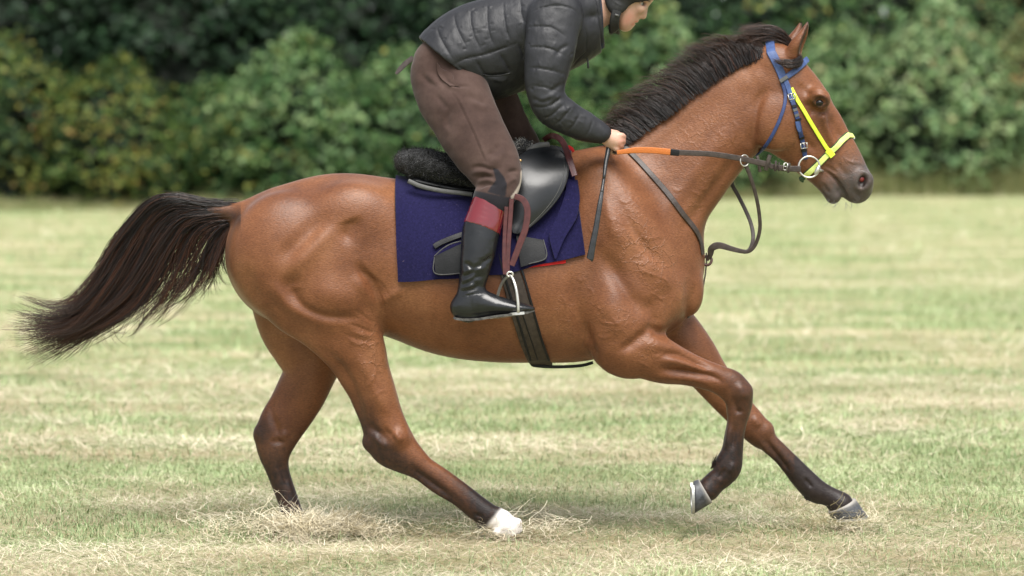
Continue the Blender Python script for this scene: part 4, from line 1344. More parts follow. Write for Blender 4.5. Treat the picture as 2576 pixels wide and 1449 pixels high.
fore_parts = [
    locks(FORE, 34, 16, lambda n: rs.uniform(0, 2.0, n), .016, .0045, 12, lambda n, u: np.zeros(n), lambda n, u: rs.uniform(.6, 1.0, n), .25, r0=.0009, wav=.008, conv=.4),
    locks(FORE, 60, 2, lambda n: rs.uniform(0, 2.0, n), .02, .008, 12, lambda n, u: np.zeros(n), lambda n, u: rs.uniform(.8, 1.0, n), .8, r0=.0005, r1=.0003, wav=.014),
    locks(FORE2, 16, 16, lambda n: rs.uniform(0, 2.0, n), .004, .0035, 10, lambda n, u: np.zeros(n), lambda n, u: rs.uniform(.6, 1.0, n), .2, r0=.0009, wav=.003, conv=.4),
]
join_hair('forelock', fore_parts, horse)
# feather tufts behind the fetlocks, whiskers
for (px, py, Y, dx, dy) in ((1806, 1160, -.145, -17, 18), (2030, 1250, .15, 17, 12), (1204, 1316, -.122, 10, 10)):
    sl = []
    for i in range(130):
        rx_, ry_ = px + rs.normal(0, 5), py + rs.normal(0, 6)
        y_ = Y + rs.normal(0, .010); f_ = rs.uniform(.6, 1.05)
        sl.append([at(rx_, ry_, y_), at(rx_ * .5 + (px + dx * f_) * .5 + dx * .12, ry_ * .5 + (py + dy * f_) * .5 - 1, y_), at(px + dx * f_ + rs.normal(0, 1.5), py + dy * f_ + rs.normal(0, 1.5), Y + (y_ - Y) * .4)])
    V, F, T = strand_mesh(np.array(sl), np.full(130, .0009), np.full(130, .0003), hair_tint(130, .05))
    add_mesh('fetlock_hair', V, F, m_hair, horse, col=T)
wk = []
for i in range(34):
    px = rs.uniform(2072, 2168); py = np.interp(px, [2072, 2110, 2135, 2168], [496, 515, 512, 492]) - rs.uniform(0, 8)
    Y = -rs.uniform(.005, .035)
    L = rs.uniform(12, 30); a = rs.normal(1.9 if px < 2125 else 1.2, .35)
    wk.append(np.array([at(px, py, Y), at(px + L * .5 * math.cos(a), py + L * .5 * math.sin(a), Y - .01), at(px + L * math.cos(a + .3), py + L * math.sin(a + .3) * .9, Y - .015)]))
V, F, T = strand_mesh(np.array(wk), np.full(34, .0005), np.full(34, .0002), np.full((34, 3), .12))
add_mesh('whiskers', V, F, m_hair, horse, col=T)


def uv_ball(c, r, seg=20, rings=12):
    V = []; F = []
    for i in range(rings + 1):
        th = math.pi * i / rings
        for j in range(seg):
            ph = 2 * math.pi * j / seg
            V.append((c[0] + r[0] * math.sin(th) * math.cos(ph), c[1] + r[1] * math.cos(th), c[2] + r[2] * math.sin(th) * math.sin(ph)))
    for i in range(rings):
        for j in range(seg):
            F.append((i * seg + j, i * seg + (j + 1) % seg, (i + 1) * seg + (j + 1) % seg, (i + 1) * seg + j))
    return np.array(V), F


m_eye = simple_mat('dark_horse_eye', (.003, .002, .002), (.008, .004, .003), .12, 20, spec=.45)
for s in (-1, 1):
    V, F = uv_ball(at(2062, 259, s * .0845), (.0205, .0175, .0165))
    add_mesh('eye', V, F, m_eye, horse)
m_flesh = simple_mat('red_nostril_lining', (.12, .012, .012), (.22, .03, .028), .35, 60, .3, 120)
for s in (-1, 1):
    V, F = uv_ball(at(2167, 450, s * .040), (.013, .008, .013), 14, 8)
    add_mesh('nostril_lining', V, F, m_flesh, horse)

m_hoof, nt, b = new_mat('dark_hoof')
tc = N(nt, 'ShaderNodeTexCoord'); at_ = N(nt, 'ShaderNodeAttribute', attribute_name='tint')
nz = N(nt, 'ShaderNodeTexNoise', i_Scale=70.0, i_Detail=5.0); nt.links.new(tc.outputs['Object'], nz.inputs['Vector'])
rp = ramp(nt, [(.3, (.022, .024, .028)), (.7, (.065, .07, .08))]); nt.links.new(nz.outputs[0], rp.inputs[0])
mx = N(nt, 'ShaderNodeMix', data_type='RGBA'); nt.links.new(at_.outputs['Fac'], mx.inputs[0]); nt.links.new(rp.outputs[0], mx.inputs[6])
mx.inputs[7].default_value = (.30, .28, .25, 1)
nt.links.new(mx.outputs[2], b.inputs['Base Color']); b.inputs['Roughness'].default_value = .5
m_shoe = simple_mat('aluminium_shoe', (.30, .31, .30), (.45, .45, .43), .45, 40, metal=.55)


def hoof(ca, cb, toe, heel, Y, wtop, wbot, pale=0.0, shoe=True):
    """ca front of coronet, cb back of coronet, toe and heel of the sole, all in photo px"""
    A, B_, T_, H_ = (at(*p, Y) for p in (ca, cb, toe, heel))
    V = []; F = []; C = []; seg = 22; rings = 7
    for i in range(rings):
        t = i / (rings - 1)
        f = A + (T_ - A) * t; k = B_ + (H_ - B_) * t
        c = (f + k) / 2; e = (f - k) / 2
        w = wtop + (wbot - wtop) * t ** .8
        for j in range(seg):
            a = 2 * math.pi * j / seg
            ca_ = math.cos(a); sa = math.sin(a)
            fl = 1.0 - .12 * max(-ca_, 0)
            V.append(c + e * ca_ + np.array((0, 1, 0)) * w * np.sign(sa) * abs(sa) ** .85 * fl)
            C.append((1.0 if t < .12 else (.25 if t < .2 else 0.0)) * (1 - pale) + pale)
    for i in range(rings - 1):
        for j in range(seg):
            F.append((i * seg + j, i * seg + (j + 1) % seg, (i + 1) * seg + (j + 1) % seg, (i + 1) * seg + j))
    F.append(tuple(range(seg))[::-1])
    F.append(tuple((rings - 1) * seg + j for j in range(seg)))
    ho = add_mesh('hoof', V, F, m_hoof, horse, col=np.array([(c, c, c) for c in C]))
    if shoe:
        nrm = np.cross(T_ - H_, (0, 1, 0)); nrm /= np.linalg.norm(nrm)
        if nrm @ (A - T_) > 0: nrm = -nrm
        c = (T_ + H_) / 2; e = (T_ - H_) / 2
        V = []; F = []
        angs = np.linspace(-2.5, 2.5, 31)
        for a in angs:
            p = c + e * math.cos(a) * 1.03 + np.array((0, 1, 0)) * wbot * 1.03 * np.sign(math.sin(a)) * abs(math.sin(a)) ** .85
            q = c + e * math.cos(a) * .72 + np.array((0, 1, 0)) * wbot * .68 * math.sin(a)
            V += [p + nrm * .001, p + nrm * .011, q + nrm * .011, q + nrm * .001]
        for i in range(30):
            for j in range(4):
                F.append((4 * i + j, 4 * i + (j + 1) % 4, 4 * i + 4 + (j + 1) % 4, 4 * i + 4 + j))
        F.append((0, 1, 2, 3)); F.append((123, 122, 121, 120))
        add_mesh('horseshoe', V, F, m_shoe, ho, smooth=False)
    return ho


hoof((1792, 1264), (1758, 1206), (1747, 1291), (1745, 1210), -.145, .045, .054)
hoof((2151, 1254), (2082, 1288), (2181, 1296), (2092, 1303), .15, .050, .060)
_mh = m_hoof; m_hoof = simple_mat('white_hoof', (.45, .42, .39), (.62, .59, .55), .6, 40)
hoof((1311, 1312), (1246, 1342), (1316, 1334), (1256, 1360), -.122, .045, .05, shoe=False)
m_hoof = _mh
hoof((772, 1314), (722, 1326), (800, 1340), (745, 1343), .122, .044, .05, shoe=False)
# ================================================================== TACK
bpy.context.view_layer.update()
CAMP = Vector((0, -CAM_D, CAM_H))


def hit(px, py, objs):
    """first surface of the given objects along the line of sight through a photo place: point, normal"""
    d = Vector(ray(px, py))
    best = None
    for o in objs:
        ok, loc, nrm, _ = o.ray_cast(CAMP, d)
        if ok and (best is None or (loc - CAMP).length < (best[0] - CAMP).length):
            best = (loc, nrm)
    return best


def path3d(pts, objs, lift, step=7.0, clampY=False):
    """photo polyline -> 3-D path lying on objs. A third value fixes the depth of that point."""
    pts = [tuple(p) + ((np.nan,) if len(p) == 2 else ()) for p in pts]
    ctrl = np.array(pts, float)
    L = np.linalg.norm(np.diff(ctrl[:, :2], axis=0), axis=1).sum()
    hasY = ~np.isnan(ctrl[:, 2])
    sub = max(2, int(math.ceil(L / step / (len(pts) - 1))))
    c2 = ctrl.copy()
    if hasY.any():
        ii = np.arange(len(ctrl))
        c2[~hasY, 2] = np.interp(ii[~hasY], ii[hasY], ctrl[hasY, 2])
    else:
        c2[:, 2] = 0
    s = catmull(c2, sub)
    ptsout = []; nr = []
    lastY = None
    for k, (px, py, Y) in enumerate(s):
        use = hasY.all() or (hasY[min(len(ctrl) - 1, k // sub)] and hasY[min(len(ctrl) - 1, k // sub + (1 if k % sub else 0))])
        h = hit(px, py, objs) if objs else None
        if use:
            if h and clampY and h[0].y - lift < Y:
                p = np.array(h[0]) + np.array(h[1]) * lift; n = np.array(h[1])
            else:
                p = at(px, py, Y); n = np.array((0, -1.0, 0))
        elif h:
            p = np.array(h[0]) + np.array(h[1]) * lift; n = np.array(h[1])
        else:
            p = at(px, py, lastY if lastY is not None else Y); n = np.array((0, -1.0, 0))
        lastY = p[1]
        ptsout.append(p); nr.append(n)
    P = np.array(ptsout); Nn = np.array(nr)
    for _ in range(2):
        Nn[1:-1] = (Nn[:-2] + 2 * Nn[1:-1] + Nn[2:]) / 4
        P[1:-1] = (P[:-2] + 4 * P[1:-1] + P[2:]) / 6
    return P, Nn / np.linalg.norm(Nn, axis=1)[:, None]


def mirror_path(P, Nn, end=True, mid=None, midn=None):
    M = P * np.array((1, -1, 1)); MN = Nn * np.array((1, -1, 1))
    if end:
        a = [P]; b_ = [Nn]
        if mid is not None: a.append(np.array([mid])); b_.append(np.array([midn]))
        return np.vstack(a + [M[::-1]]), np.vstack(b_ + [MN[::-1]])
    a = [M[::-1]]; b_ = [MN[::-1]]
    if mid is not None: a.append(np.array([mid])); b_.append(np.array([midn]))
    return np.vstack(a + [P]), np.vstack(b_ + [Nn])


def band(P, Nn, width, thick, name, mat, parent, point=False):
    """flat leather or webbing strap swept along P with outward normals Nn"""
    n = len(P)
    width = np.broadcast_to(np.asarray(width, float), (n,)).copy() if np.ndim(width) == 0 or len(np.atleast_1d(width)) == n else np.interp(np.linspace(0, 1, n), np.linspace(0, 1, len(width)), width)
    T = np.gradient(P, axis=0); T /= np.linalg.norm(T, axis=1)[:, None] + 1e-12
    W = np.cross(T, Nn); W /= np.linalg.norm(W, axis=1)[:, None] + 1e-12
    U = np.cross(W, T)
    V = []; F = []
    for i in range(n):
        w = width[i] / 2; t = thick / 2; b_ = min(t * .7, w * .4)
        for x, y in ((-w, -t), (-w, t - b_), (-w + b_, t), (0, t * 1.15), (w - b_, t), (w, t - b_), (w, -t)):
            V.append(P[i] + W[i] * x + U[i] * y)
    for i in range(n - 1):
        for k in range(7):
            F.append((i * 7 + k, i * 7 + (k + 1) % 7, (i + 1) * 7 + (k + 1) % 7, (i + 1) * 7 + k))
    F.append(tuple(range(7))[::-1]); F.append(tuple((n - 1) * 7 + k for k in range(7)))
    o = add_mesh(name, np.array(V), F, mat, parent, smooth=False)
    return o


def strap(name, pts, width, thick, mat, parent, objs=None, lift=.004, mirror=None, mid=None, midn=None, clampY=False, step=7.0):
    P, Nn = path3d(pts, objs or [], lift, step, clampY)
    if mirror:
        P, Nn = mirror_path(P, Nn, mirror == 'end', mid, midn)
    return band(P, Nn, width, thick, name, mat, parent)


def ring_mesh(c, e1, e2, R1, R2, r, seg=30, sides=8, a0=0, a1=2 * math.pi):
    c = np.array(c); e1 = np.array(e1, float); e2 = np.array(e2, float)
    closed = abs(a1 - a0 - 2 * math.pi) < 1e-6
    nn = seg if closed else seg + 1
    n3 = np.cross(e1, e2); n3 /= np.linalg.norm(n3)
    V = []; F = []
    for i in range(nn):
        a = a0 + (a1 - a0) * i / seg
        d = e1 * math.cos(a) * R1 + e2 * math.sin(a) * R2
        o = d / np.linalg.norm(d)
        for k in range(sides):
            b_ = 2 * math.pi * k / sides
            V.append(c + d + r * (math.cos(b_) * o + math.sin(b_) * n3))
    for i in range(seg):
        i2 = (i + 1) % nn
        for k in range(sides):
            F.append((i * sides + k, i2 * sides + k, i2 * sides + (k + 1) % sides, i * sides + (k + 1) % sides))
    return np.array(V), F


def buckle(px, py, ang, objs, w, h, r, mat, parent, lift=.006, Y=None):
    if Y is None:
        hh = hit(px, py, objs); c = np.array(hh[0]) + np.array(hh[1]) * lift; n = np.array(hh[1])
    else:
        c = at(px, py, Y); n = np.array((0, -1.0, 0))
    t = np.array((math.cos(ang), 0, -math.sin(ang))); t = t - n * (t @ n); t /= np.linalg.norm(t)
    s = np.cross(n, t)
    cs = [(-1, -1), (1, -1), (1, 1), (-1, 1)]
    parts = []
    for i in range(4):
        a, b_ = cs[i], cs[(i + 1) % 4]
        p = c + t * a[0] * w / 2 + s * a[1] * h / 2; q = c + t * b_[0] * w / 2 + s * b_[1] * h / 2
        parts.append(tube_mesh(np.array([p, q]), [r, r], 6))
    parts.append(tube_mesh(np.array([c - t * w / 2 + n * .001, c + t * w / 2 + n * .002]), [r * .6, r * .6], 6))
    V, F = join(parts)
    return add_mesh('buckle', V, F, mat, parent)


def sheet(name, grid, thick, mat, parent, nrm=None, col=None):
    """closed thick sheet from a (m,n,3) grid; outward is away from the horse"""
    m, n, _ = grid.shape
    du = np.gradient(grid, axis=0); dv = np.gradient(grid, axis=1)
    Nn = np.cross(du, dv); Nn /= np.linalg.norm(Nn, axis=2)[..., None] + 1e-12
    if nrm is None:
        ref = np.array((0, -1.0, 0))
        if Nn.reshape(-1, 3).mean(0) @ ref < 0: Nn = -Nn
    else:
        if (Nn * nrm).sum() < 0: Nn = -Nn
    V = np.concatenate(((grid + Nn * thick).reshape(-1, 3), grid.reshape(-1, 3)))
    o = m * n
    F = []
    for i in range(m - 1):
        for j in range(n - 1):
            a, b_, c, d = i * n + j, (i + 1) * n + j, (i + 1) * n + j + 1, i * n + j + 1
            F.append((a, b_, c, d)); F.append((o + d, o + c, o + b_, o + a))
    for i in range(m - 1):
        F.append((i * n, o + i * n, o + (i + 1) * n, (i + 1) * n)); F.append((i * n + n - 1, (i + 1) * n + n - 1, o + (i + 1) * n + n - 1, o + i * n + n - 1))
    for j in range(n - 1):
        F.append((j, j + 1, o + j + 1, o + j)); F.append(((m - 1) * n + j, o + (m - 1) * n + j, o + (m - 1) * n + j + 1, (m - 1) * n + j + 1))
    ob = add_mesh(name, V, F, mat, parent)
    me = ob.data
    import bmesh
    bm = bmesh.new(); bm.from_mesh(me); bmesh.ops.recalc_face_normals(bm, faces=bm.faces)
    for e in bm.edges:
        if len(e.link_faces) == 2 and e.calc_face_angle(0) > 1.0:
            e.smooth = False
    bm.to_mesh(me); bm.free()
    return ob


def patch(name, left, right, thick, mat, parent, objs, lift, n=14, m=26, fall=None, blur=2, dome=0.0, mirror=False):
    """sheet between two photo edge lines, draped on objs; fall = depths down the rows where nothing is hit"""
    Lc = resample(catmull(left, 6), m); Rc = resample(catmull(right, 6), m)
    Yg = np.zeros((m, n)); PXg = np.zeros((m, n, 2))
    fl = np.interp(np.linspace(0, 1, m), np.linspace(0, 1, len(fall)), fall) if fall is not None else None
    for i in range(m):
        for j in range(n):
            px, py = Lc[i] + (Rc[i] - Lc[i]) * j / (n - 1)
            PXg[i, j] = (px, py)
            h = hit(px, py, objs)
            y = (h[0].y - lift) if h else (fl[i] if fl is not None else -.2)
            if h and fl is not None: y = min(y, fl[i])
            Yg[i, j] = y
    for _ in range(blur):
        P_ = np.pad(Yg, 1, mode='edge')
        Yg = (P_[:-2, 1:-1] + P_[2:, 1:-1] + P_[1:-1, :-2] + P_[1:-1, 2:] + 2 * Yg) / 6
    if dome:
        a = np.sin(np.linspace(0, np.pi, m))[:, None] * np.sin(np.linspace(0, np.pi, n))[None]
        Yg = Yg - dome * a
    g = np.array([[at(PXg[i, j, 0], PXg[i, j, 1], Yg[i, j]) for j in range(n)] for i in range(m)])
    o = sheet(name, g, thick, mat, parent)
    if mirror:
        sheet(name, g * np.array((1, -1, 1)), thick, mat, parent, nrm=np.array((0, 1.0, 0)))
    return o, g


# --- materials
m_navy, nt, b = new_mat('navy_felt')
tc = N(nt, 'ShaderNodeTexCoord')
n1 = N(nt, 'ShaderNodeTexNoise', i_Scale=120.0, i_Detail=6.0, i_Roughness=.75); nt.links.new(tc.outputs['Object'], n1.inputs['Vector'])
n2 = N(nt, 'ShaderNodeTexNoise', i_Scale=7.0, i_Detail=4.0); nt.links.new(tc.outputs['Object'], n2.inputs['Vector'])
r1 = ramp(nt, [(.3, (.006, .0055, .024)), (.62, (.0125, .011, .050))]); nt.links.new(n1.outputs[0], r1.inputs[0])
lint = ramp(nt, [(.63, (0, 0, 0)), (.72, (1, 1, 1))]); nt.links.new(n1.outputs[0], lint.inputs[0])
area = ramp(nt, [(.42, (0, 0, 0)), (.62, (.55, .55, .55))]); nt.links.new(n2.outputs[0], area.inputs[0])
ml = N(nt, 'ShaderNodeMath', operation='MULTIPLY'); nt.links.new(lint.outputs[0], ml.inputs[0]); nt.links.new(area.outputs[0], ml.inputs[1])
mx = N(nt, 'ShaderNodeMix', data_type='RGBA'); nt.links.new(ml.outputs[0], mx.inputs[0]); nt.links.new(r1.outputs[0], mx.inputs[6]); mx.inputs[7].default_value = (.26, .18, .15, 1)
nt.links.new(mx.outputs[2], b.inputs['Base Color'])
b.inputs['Roughness'].default_value = .95; b.inputs['Specular IOR Level'].default_value = .1
b.inputs['Sheen Weight'].default_value = .06
bp = N(nt, 'ShaderNodeBump', i_Strength=.5, i_Distance=.002); nt.links.new(n1.outputs[0], bp.inputs['Height']); nt.links.new(bp.outputs[0], b.inputs['Normal'])
m_red = simple_mat('red_cloth', (.42, .018, .02), (.55, .03, .03), .85, 90, .3, 200, spec=.1)
m_black = simple_mat('black_saddle_leather', (.005, .0055, .007), (.011, .0125, .015), .34, 14, .16, 60, spec=.5)
m_black2 = simple_mat('worn_black_leather', (.004, .0042, .005), (.009, .0095, .011), .5, 30, .3, 160, spec=.28)
m_bind = simple_mat('worn_edge', (.03, .03, .03), (.07, .07, .065), .7, 60)
m_brown = simple_mat('dark_brown_leather', (.024, .016, .013), (.058, .042, .036), .5, 60, .3, 240)
m_girth = simple_mat('brown_webbing', (.022, .015, .011), (.05, .036, .026), .7, 50, .35, 260)
m_maroon = simple_mat('maroon_leather', (.045, .009, .010), (.085, .02, .02), .42, 50, .25, 200)
m_blue = simple_mat('blue_leather', (.028, .055, .16), (.055, .10, .25), .48, 60, .3, 260)
m_blued = simple_mat('dark_blue_webbing', (.010, .022, .085), (.02, .045, .15), .6, 60, .3, 260)
m_yel = simple_mat('fluorescent_yellow_webbing', (.56, .74, .03), (.66, .82, .06), .5, 60, .2, 260)
m_ylw2 = simple_mat('pale_yellow_webbing', (.62, .74, .16), (.72, .82, .28), .5, 60, .2, 260)
m_dgreen = simple_mat('dark_green_backing', (.01, .04, .015), (.02, .07, .03), .6, 60)
m_steel = simple_mat('dull_steel', (.45, .44, .41), (.62, .61, .57), .32, 30, metal=.75)
m_orange = simple_mat('orange_rubber_grip', (.40, .10, .012), (.50, .15, .02), .6, 240, .6, 420)
m_whip = simple_mat('black_whip', (.008, .009, .010), (.02, .021, .024), .36, 40, .25, 160)
m_grey = simple_mat('grey_saddle_panel', (.06, .06, .058), (.10, .10, .097), .6, 40, .2, 180)
m_rubring = simple_mat('brown_rubber_ring', (.06, .028, .025), (.1, .05, .045), .5, 40)

BODY = [body]
# --- saddle cloth: from the spine down both flanks
cloth = empty('saddle_cloth', (0, 0, 0)); tag(cloth, 'navy blue felt saddle cloth lying on the horse back under the saddle', 'saddle cloth')
hem = resample(catmull([(1003, 706), (1080, 702), (1150, 698), (1210, 693), (1260, 690), (1310, 677), (1360, 663), (1420, 649), (1472, 637)], 6), 48)
spn = resample(catmull([(996, 448), (1100, 470), (1200, 474), (1300, 462), (1380, 428), (1436, 400)], 6), 48)
rows = []
for i in range(48):
    hp = hit(hem[i, 0], hem[i, 1], BODY)[0]
    sx = at(spn[i, 0], spn[i, 1], 0)[0]
    ok, sl, _, _ = body.ray_cast(Vector((sx, 0, 3)), Vector((0, 0, -1)))
    S0 = np.array(sl); H0 = np.array(hp)
    e1 = np.array((S0[0] - H0[0], 0, S0[2] - H0[2])); dist = np.linalg.norm(e1); e1 /= dist
    C0 = S0 - e1 * dist * .62
    thH = math.atan2(-H0[1], (H0 - C0) @ e1)
    row = []
    for j in range(41):
        th = thH * (1 - j / 20.0)
        d = e1 * math.cos(th) + np.array((0, -1, 0)) * math.sin(th)
        ok, loc, nn, _ = body.ray_cast(Vector(C0 + d * .8), Vector(-d))
        p = np.array(loc) if ok else C0 + d * .28
        wv = .004 * math.sin(i * .5) * abs(math.sin(th)) + .003 * math.sin(i * .21 + j * .3)
        row.append(p + d * (.007 + wv + .010 * max(0, i - 40) / 8 * abs(math.sin(th))))
    rows.append(row)
gc = np.array(rows)
for _ in range(2):
    gc[1:-1, 1:-1] = (gc[:-2, 1:-1] + gc[2:, 1:-1] + gc[1:-1, :-2] + gc[1:-1, 2:] + 2 * gc[1:-1, 1:-1]) / 6
out = gc - np.array((0, 0, 1.0)) * 0
pad = sheet('felt', gc, .009, m_navy, cloth, nrm=np.array([[(0, y, .6) for y in np.linspace(-1, 1, 41)]] * 48))
ON = [body, pad]
bpy.context.view_layer.update()
# turned-back front corner of the felt
patch('folded_corner', [(1424, 452), (1424, 480), (1404, 540), (1382, 590), (1394, 650)], [(1449, 455), (1455, 500), (1452, 545), (1420, 600), (1398, 652)], .008, m_navy, cloth, ON, .014, n=6, m=24, blur=1)

rc = empty('red_undercloth', (0, 0, 0)); tag(rc, 'red cloth peeping out under the front hem of the navy saddle cloth', 'cloth')
patch('cloth_flap', [(1310, 668), (1360, 656), (1422, 640)], [(1312, 676), (1362, 670), (1423, 662)], .004, m_red, rc, BODY, .004, n=4, m=16, blur=1)
patch('cloth_flap', [(1425, 372), (1436, 378), (1440, 384)], [(1432, 366), (1442, 372), (1446, 380)], .004, m_red, rc, ON, .012, n=4, m=6, fall=[-.10, -.11, -.12], blur=1)

# --- saddle
saddle = empty('saddle', (0, 0, 0)); tag(saddle, 'black leather exercise saddle with forward flaps, stirrups and brown girth', 'saddle')
fl_l = [(1332, 378), (1306, 396), (1290, 420), (1280, 455), (1278, 492), (1281, 530), (1285, 566), (1290, 586)]
fl_r = [(1396, 369), (1419, 390), (1429, 418), (1424, 455), (1406, 494), (1376, 531), (1336, 568), (1304, 589)]
FALL = [-.10, -.14, -.18, -.21, -.225, -.24, -.25, -.26]
flap, gflap = patch('flap', fl_l, fl_r, .006, m_black, saddle, ON, .026, n=20, m=34, fall=FALL, blur=3, dome=.022, mirror=True)
# rolled edge of the flap
Pe = np.array([gflap[i, -1] for i in range(2, 34)]) + np.array((0, -.004, 0))
V, F = tube_mesh(Pe, np.full(len(Pe), .0045), 8); add_mesh('flap_piping', V, F, m_black2, flap)
Pe2 = np.array([gflap[i, -2] * .72 + gflap[i, -3] * .28 for i in range(2, 33)]) + np.array((0, -.006, 0))
V, F = tube_mesh(Pe2, np.full(len(Pe2), .0016), 6); add_mesh('stitching', V, F, m_bind, flap)
# pommel and seat tree
S = Sculpt((-.5, -.22, 1.1), (.30, .22, 1.6), .007)
S.tube([(1050, 440, 1050, 470, 0, .15, .15), (1150, 462, 1150, 486, 0, .14, .14), (1230, 456, 1230, 486, 0, .13, .13), (1290, 415, 1296, 470, 0, .11, .14),
        (1335, 380, 1345, 450, 0, .09, .15), (1380, 366, 1388, 440, 0, .075, .15), (1410, 372, 1412, 425, 0, .065, .13)], k=.02)
V, Q = S.mesh(); V = relax(V, Q, 2)
add_mesh('seat', V, Q, m_black2, saddle)
strap('panel_edge', [(1027, 455, -.165), (1060, 469, -.17), (1110, 480, -.17), (1155, 485, -.17), (1188, 489, -.17)], .017, .014, m_grey, saddle)
V, F = tube_mesh(catmull([at(1328, 383, -.085), at(1345, 372, -.09), at(1362, 367, -.085), at(1378, 366, -.07)], 4), np.full(13, .015), 10)
add_mesh('pommel_roll', V, F, m_grey, saddle)
V, F = uv_ball(at(1309, 404, -.205), (.006, .004, .006), 10, 6); add_mesh('stud', V, F, simple_mat('brass', (.4, .25, .1), (.5, .33, .15), .35, 20, metal=.9), saddle)
# girth guards and billet
patch('girth_guard', [(1091, 646), (1096, 690)], [(1180, 604), (1180, 688)], .004, m_black2, saddle, ON, .012, n=14, m=10, blur=1)
patch('girth_guard', [(1298, 592), (1310, 672)], [(1366, 604), (1375, 652)], .004, m_black2, saddle, ON, .012, n=10, m=10, blur=1)
for e in ([(1093, 646), (1128, 620), (1176, 606)], [(1093, 648), (1097, 689), (1176, 687)], [(1366, 606), (1373, 651), (1328, 666)]):
    strap('edge_binding', e, .004, .003, m_bind, saddle, ON, .017)
strap('billet', [(1092, 622), (1110, 612), (1140, 600), (1175, 588)], .021, .004, m_black2, saddle, ON, .010)
ok, bl, bn, _ = body.ray_cast(Vector(at(1362, 1000, 0)), Vector((0, 0, 1)))
girth = strap('girth', [(1268, 600), (1276, 660), (1293, 720), (1314, 790), (1334, 850), (1354, 900)], [.064, .078, .086, .086, .08, .078], .007, m_girth, saddle, BODY, .007, mirror='end', mid=np.array(bl) + np.array((0, 0, -.008)), midn=np.array((0, 0, -1.0)))
strap('girth_binding', [(1252, 620), (1262, 670), (1280, 730), (1302, 800), (1318, 850), (1334, 900)], .009, .004, m_black2, girth, BODY, .012)
strap('girth_binding', [(1290, 612), (1306, 660), (1324, 720), (1344, 790), (1362, 850), (1380, 900)], .009, .004, m_black2, girth, BODY, .012)
strap('girth_seam', [(1272, 640), (1292, 720), (1318, 800), (1352, 898)], .004, .003, m_black2, girth, BODY, .0125)
# stirrup leathers and irons (near side seen, far side mirrored)
for s in (-1, 1):
    def Yp(l): return [(a, b_, -s * c) if s > 0 else (a, b_, c) for a, b_, c in l]
    sl = strap('stirrup_leather', Yp([(1287, 500, -.345), (1283, 560, -.352), (1279, 620, -.362), (1276, 692, -.372)]), .017, .004, m_maroon, saddle)
    strap('stirrup_leather', Yp([(1274, 520, -.35), (1270, 580, -.356), (1268, 640, -.366), (1270, 690, -.372)]), .015, .004, m_maroon, saddle)
    strap('leather_end', Yp([(1294, 494, -.345), (1312, 500, -.35), (1324, 516, -.355), (1327, 540, -.358), (1321, 578, -.362), (1308, 612, -.365), (1296, 645, -.368), (1287, 668, -.37)]), [.022, .024, .024, .022], .004, m_maroon, saddle)
    arch = Yp([(1249, 796, -.315), (1250, 770, -.312), (1253, 740, -.318), (1262, 714, -.335), (1274, 698, -.358), (1284, 694, -.372), (1292, 706, -.39), (1299, 730, -.408), (1303, 760, -.416), (1304, 786, -.418)])
    Pa = catmull([at(*p) for p in arch], 4)
    V, F = tube_mesh(Pa, np.full(len(Pa), .0058), 8)
    iron = add_mesh('stirrup_iron', V, F, m_steel, saddle)
    t0, t1 = at(*Yp([(1247, 799, -.312)])[0]), at(*Yp([(1306, 789, -.42)])[0])
    ax_ = np.array((1, 0, .08)); g = np.array([[p + ax_ * w + np.array((0, 0, -.004)) for w in (-.020, -.008, .008, .020)] for p in (t0 + (t1 - t0) * q for q in np.linspace(0, 1, 6))])
    sheet('tread', g, .010, m_steel, iron, nrm=np.array((0, 0, 1.0)))
    V, F = ring_mesh(at(*Yp([(1283, 690, -.372)])[0]), (1, 0, 0), (0, 0, 1), .011, .009, .004, 16, 6); add_mesh('iron_eye', V, F, m_steel, iron)
strap('pommel_strap', [(1368, 352, -.02), (1380, 344, -.05), (1394, 342, -.075), (1412, 352, -.10), (1424, 375, -.13), (1434, 405, -.16), (1446, 442, -.185)], [.02, .022, .023, .024, .024, .022], .004, m_maroon, saddle, ON, .016, clampY=True)
strap('belly_strap', [(1336, 912, -.02), (1345, 920, -.02), (1400, 923, -.02), (1460, 920, -.02), (1492, 912, -.02)], .012, .005, m_black2, saddle)

# --- sheepskin seat cover
m_fleece, nt, b = new_mat('black_sheepskin')
tc = N(nt, 'ShaderNodeTexCoord')
vo = N(nt, 'ShaderNodeTexVoronoi', i_Scale=170.0); nt.links.new(tc.outputs['Object'], vo.inputs['Vector'])
nz = N(nt, 'ShaderNodeTexNoise', i_Scale=18.0, i_Detail=6.0); nt.links.new(tc.outputs['Object'], nz.inputs['Vector'])
rp = ramp(nt, [(.35, (.006, .006, .006)), (.62, (.016, .016, .0165)), (.8, (.05, .048, .046))]); nt.links.new(nz.outputs[0], rp.inputs[0])
nt.links.new(rp.outputs[0], b.inputs['Base Color']); b.inputs['Roughness'].default_value = .95; b.inputs['Specular IOR Level'].default_value = .15
b.inputs['Sheen Weight'].default_value = .15
bp = N(nt, 'ShaderNodeBump', i_Strength=1.0, i_Distance=.006); nt.links.new(vo.outputs['Distance'], bp.inputs['Height']); nt.links.new(bp.outputs[0], b.inputs['Normal'])
S = Sculpt((-.52, -.24, 1.1), (.14, .24, 1.62), .006)
S.tube([(1024, 378, 1020, 434, 0, .11, .12), (1062, 374, 1060, 458, 0, .155, .16), (1110, 386, 1110, 468, 0, .16, .17), (1158, 411, 1162, 473, 0, .15, .165),
        (1205, 438, 1210, 482, 0, .13, .15), (1255, 420, 1262, 474, 0, .11, .13), (1290, 380, 1300, 440, 0, .10, .10), (1308, 352, 1322, 405, 0, .085, .085)], k=.02)
V, Q = S.mesh(); V = relax(V, Q, 2); Nn = vnormals(V, Q)
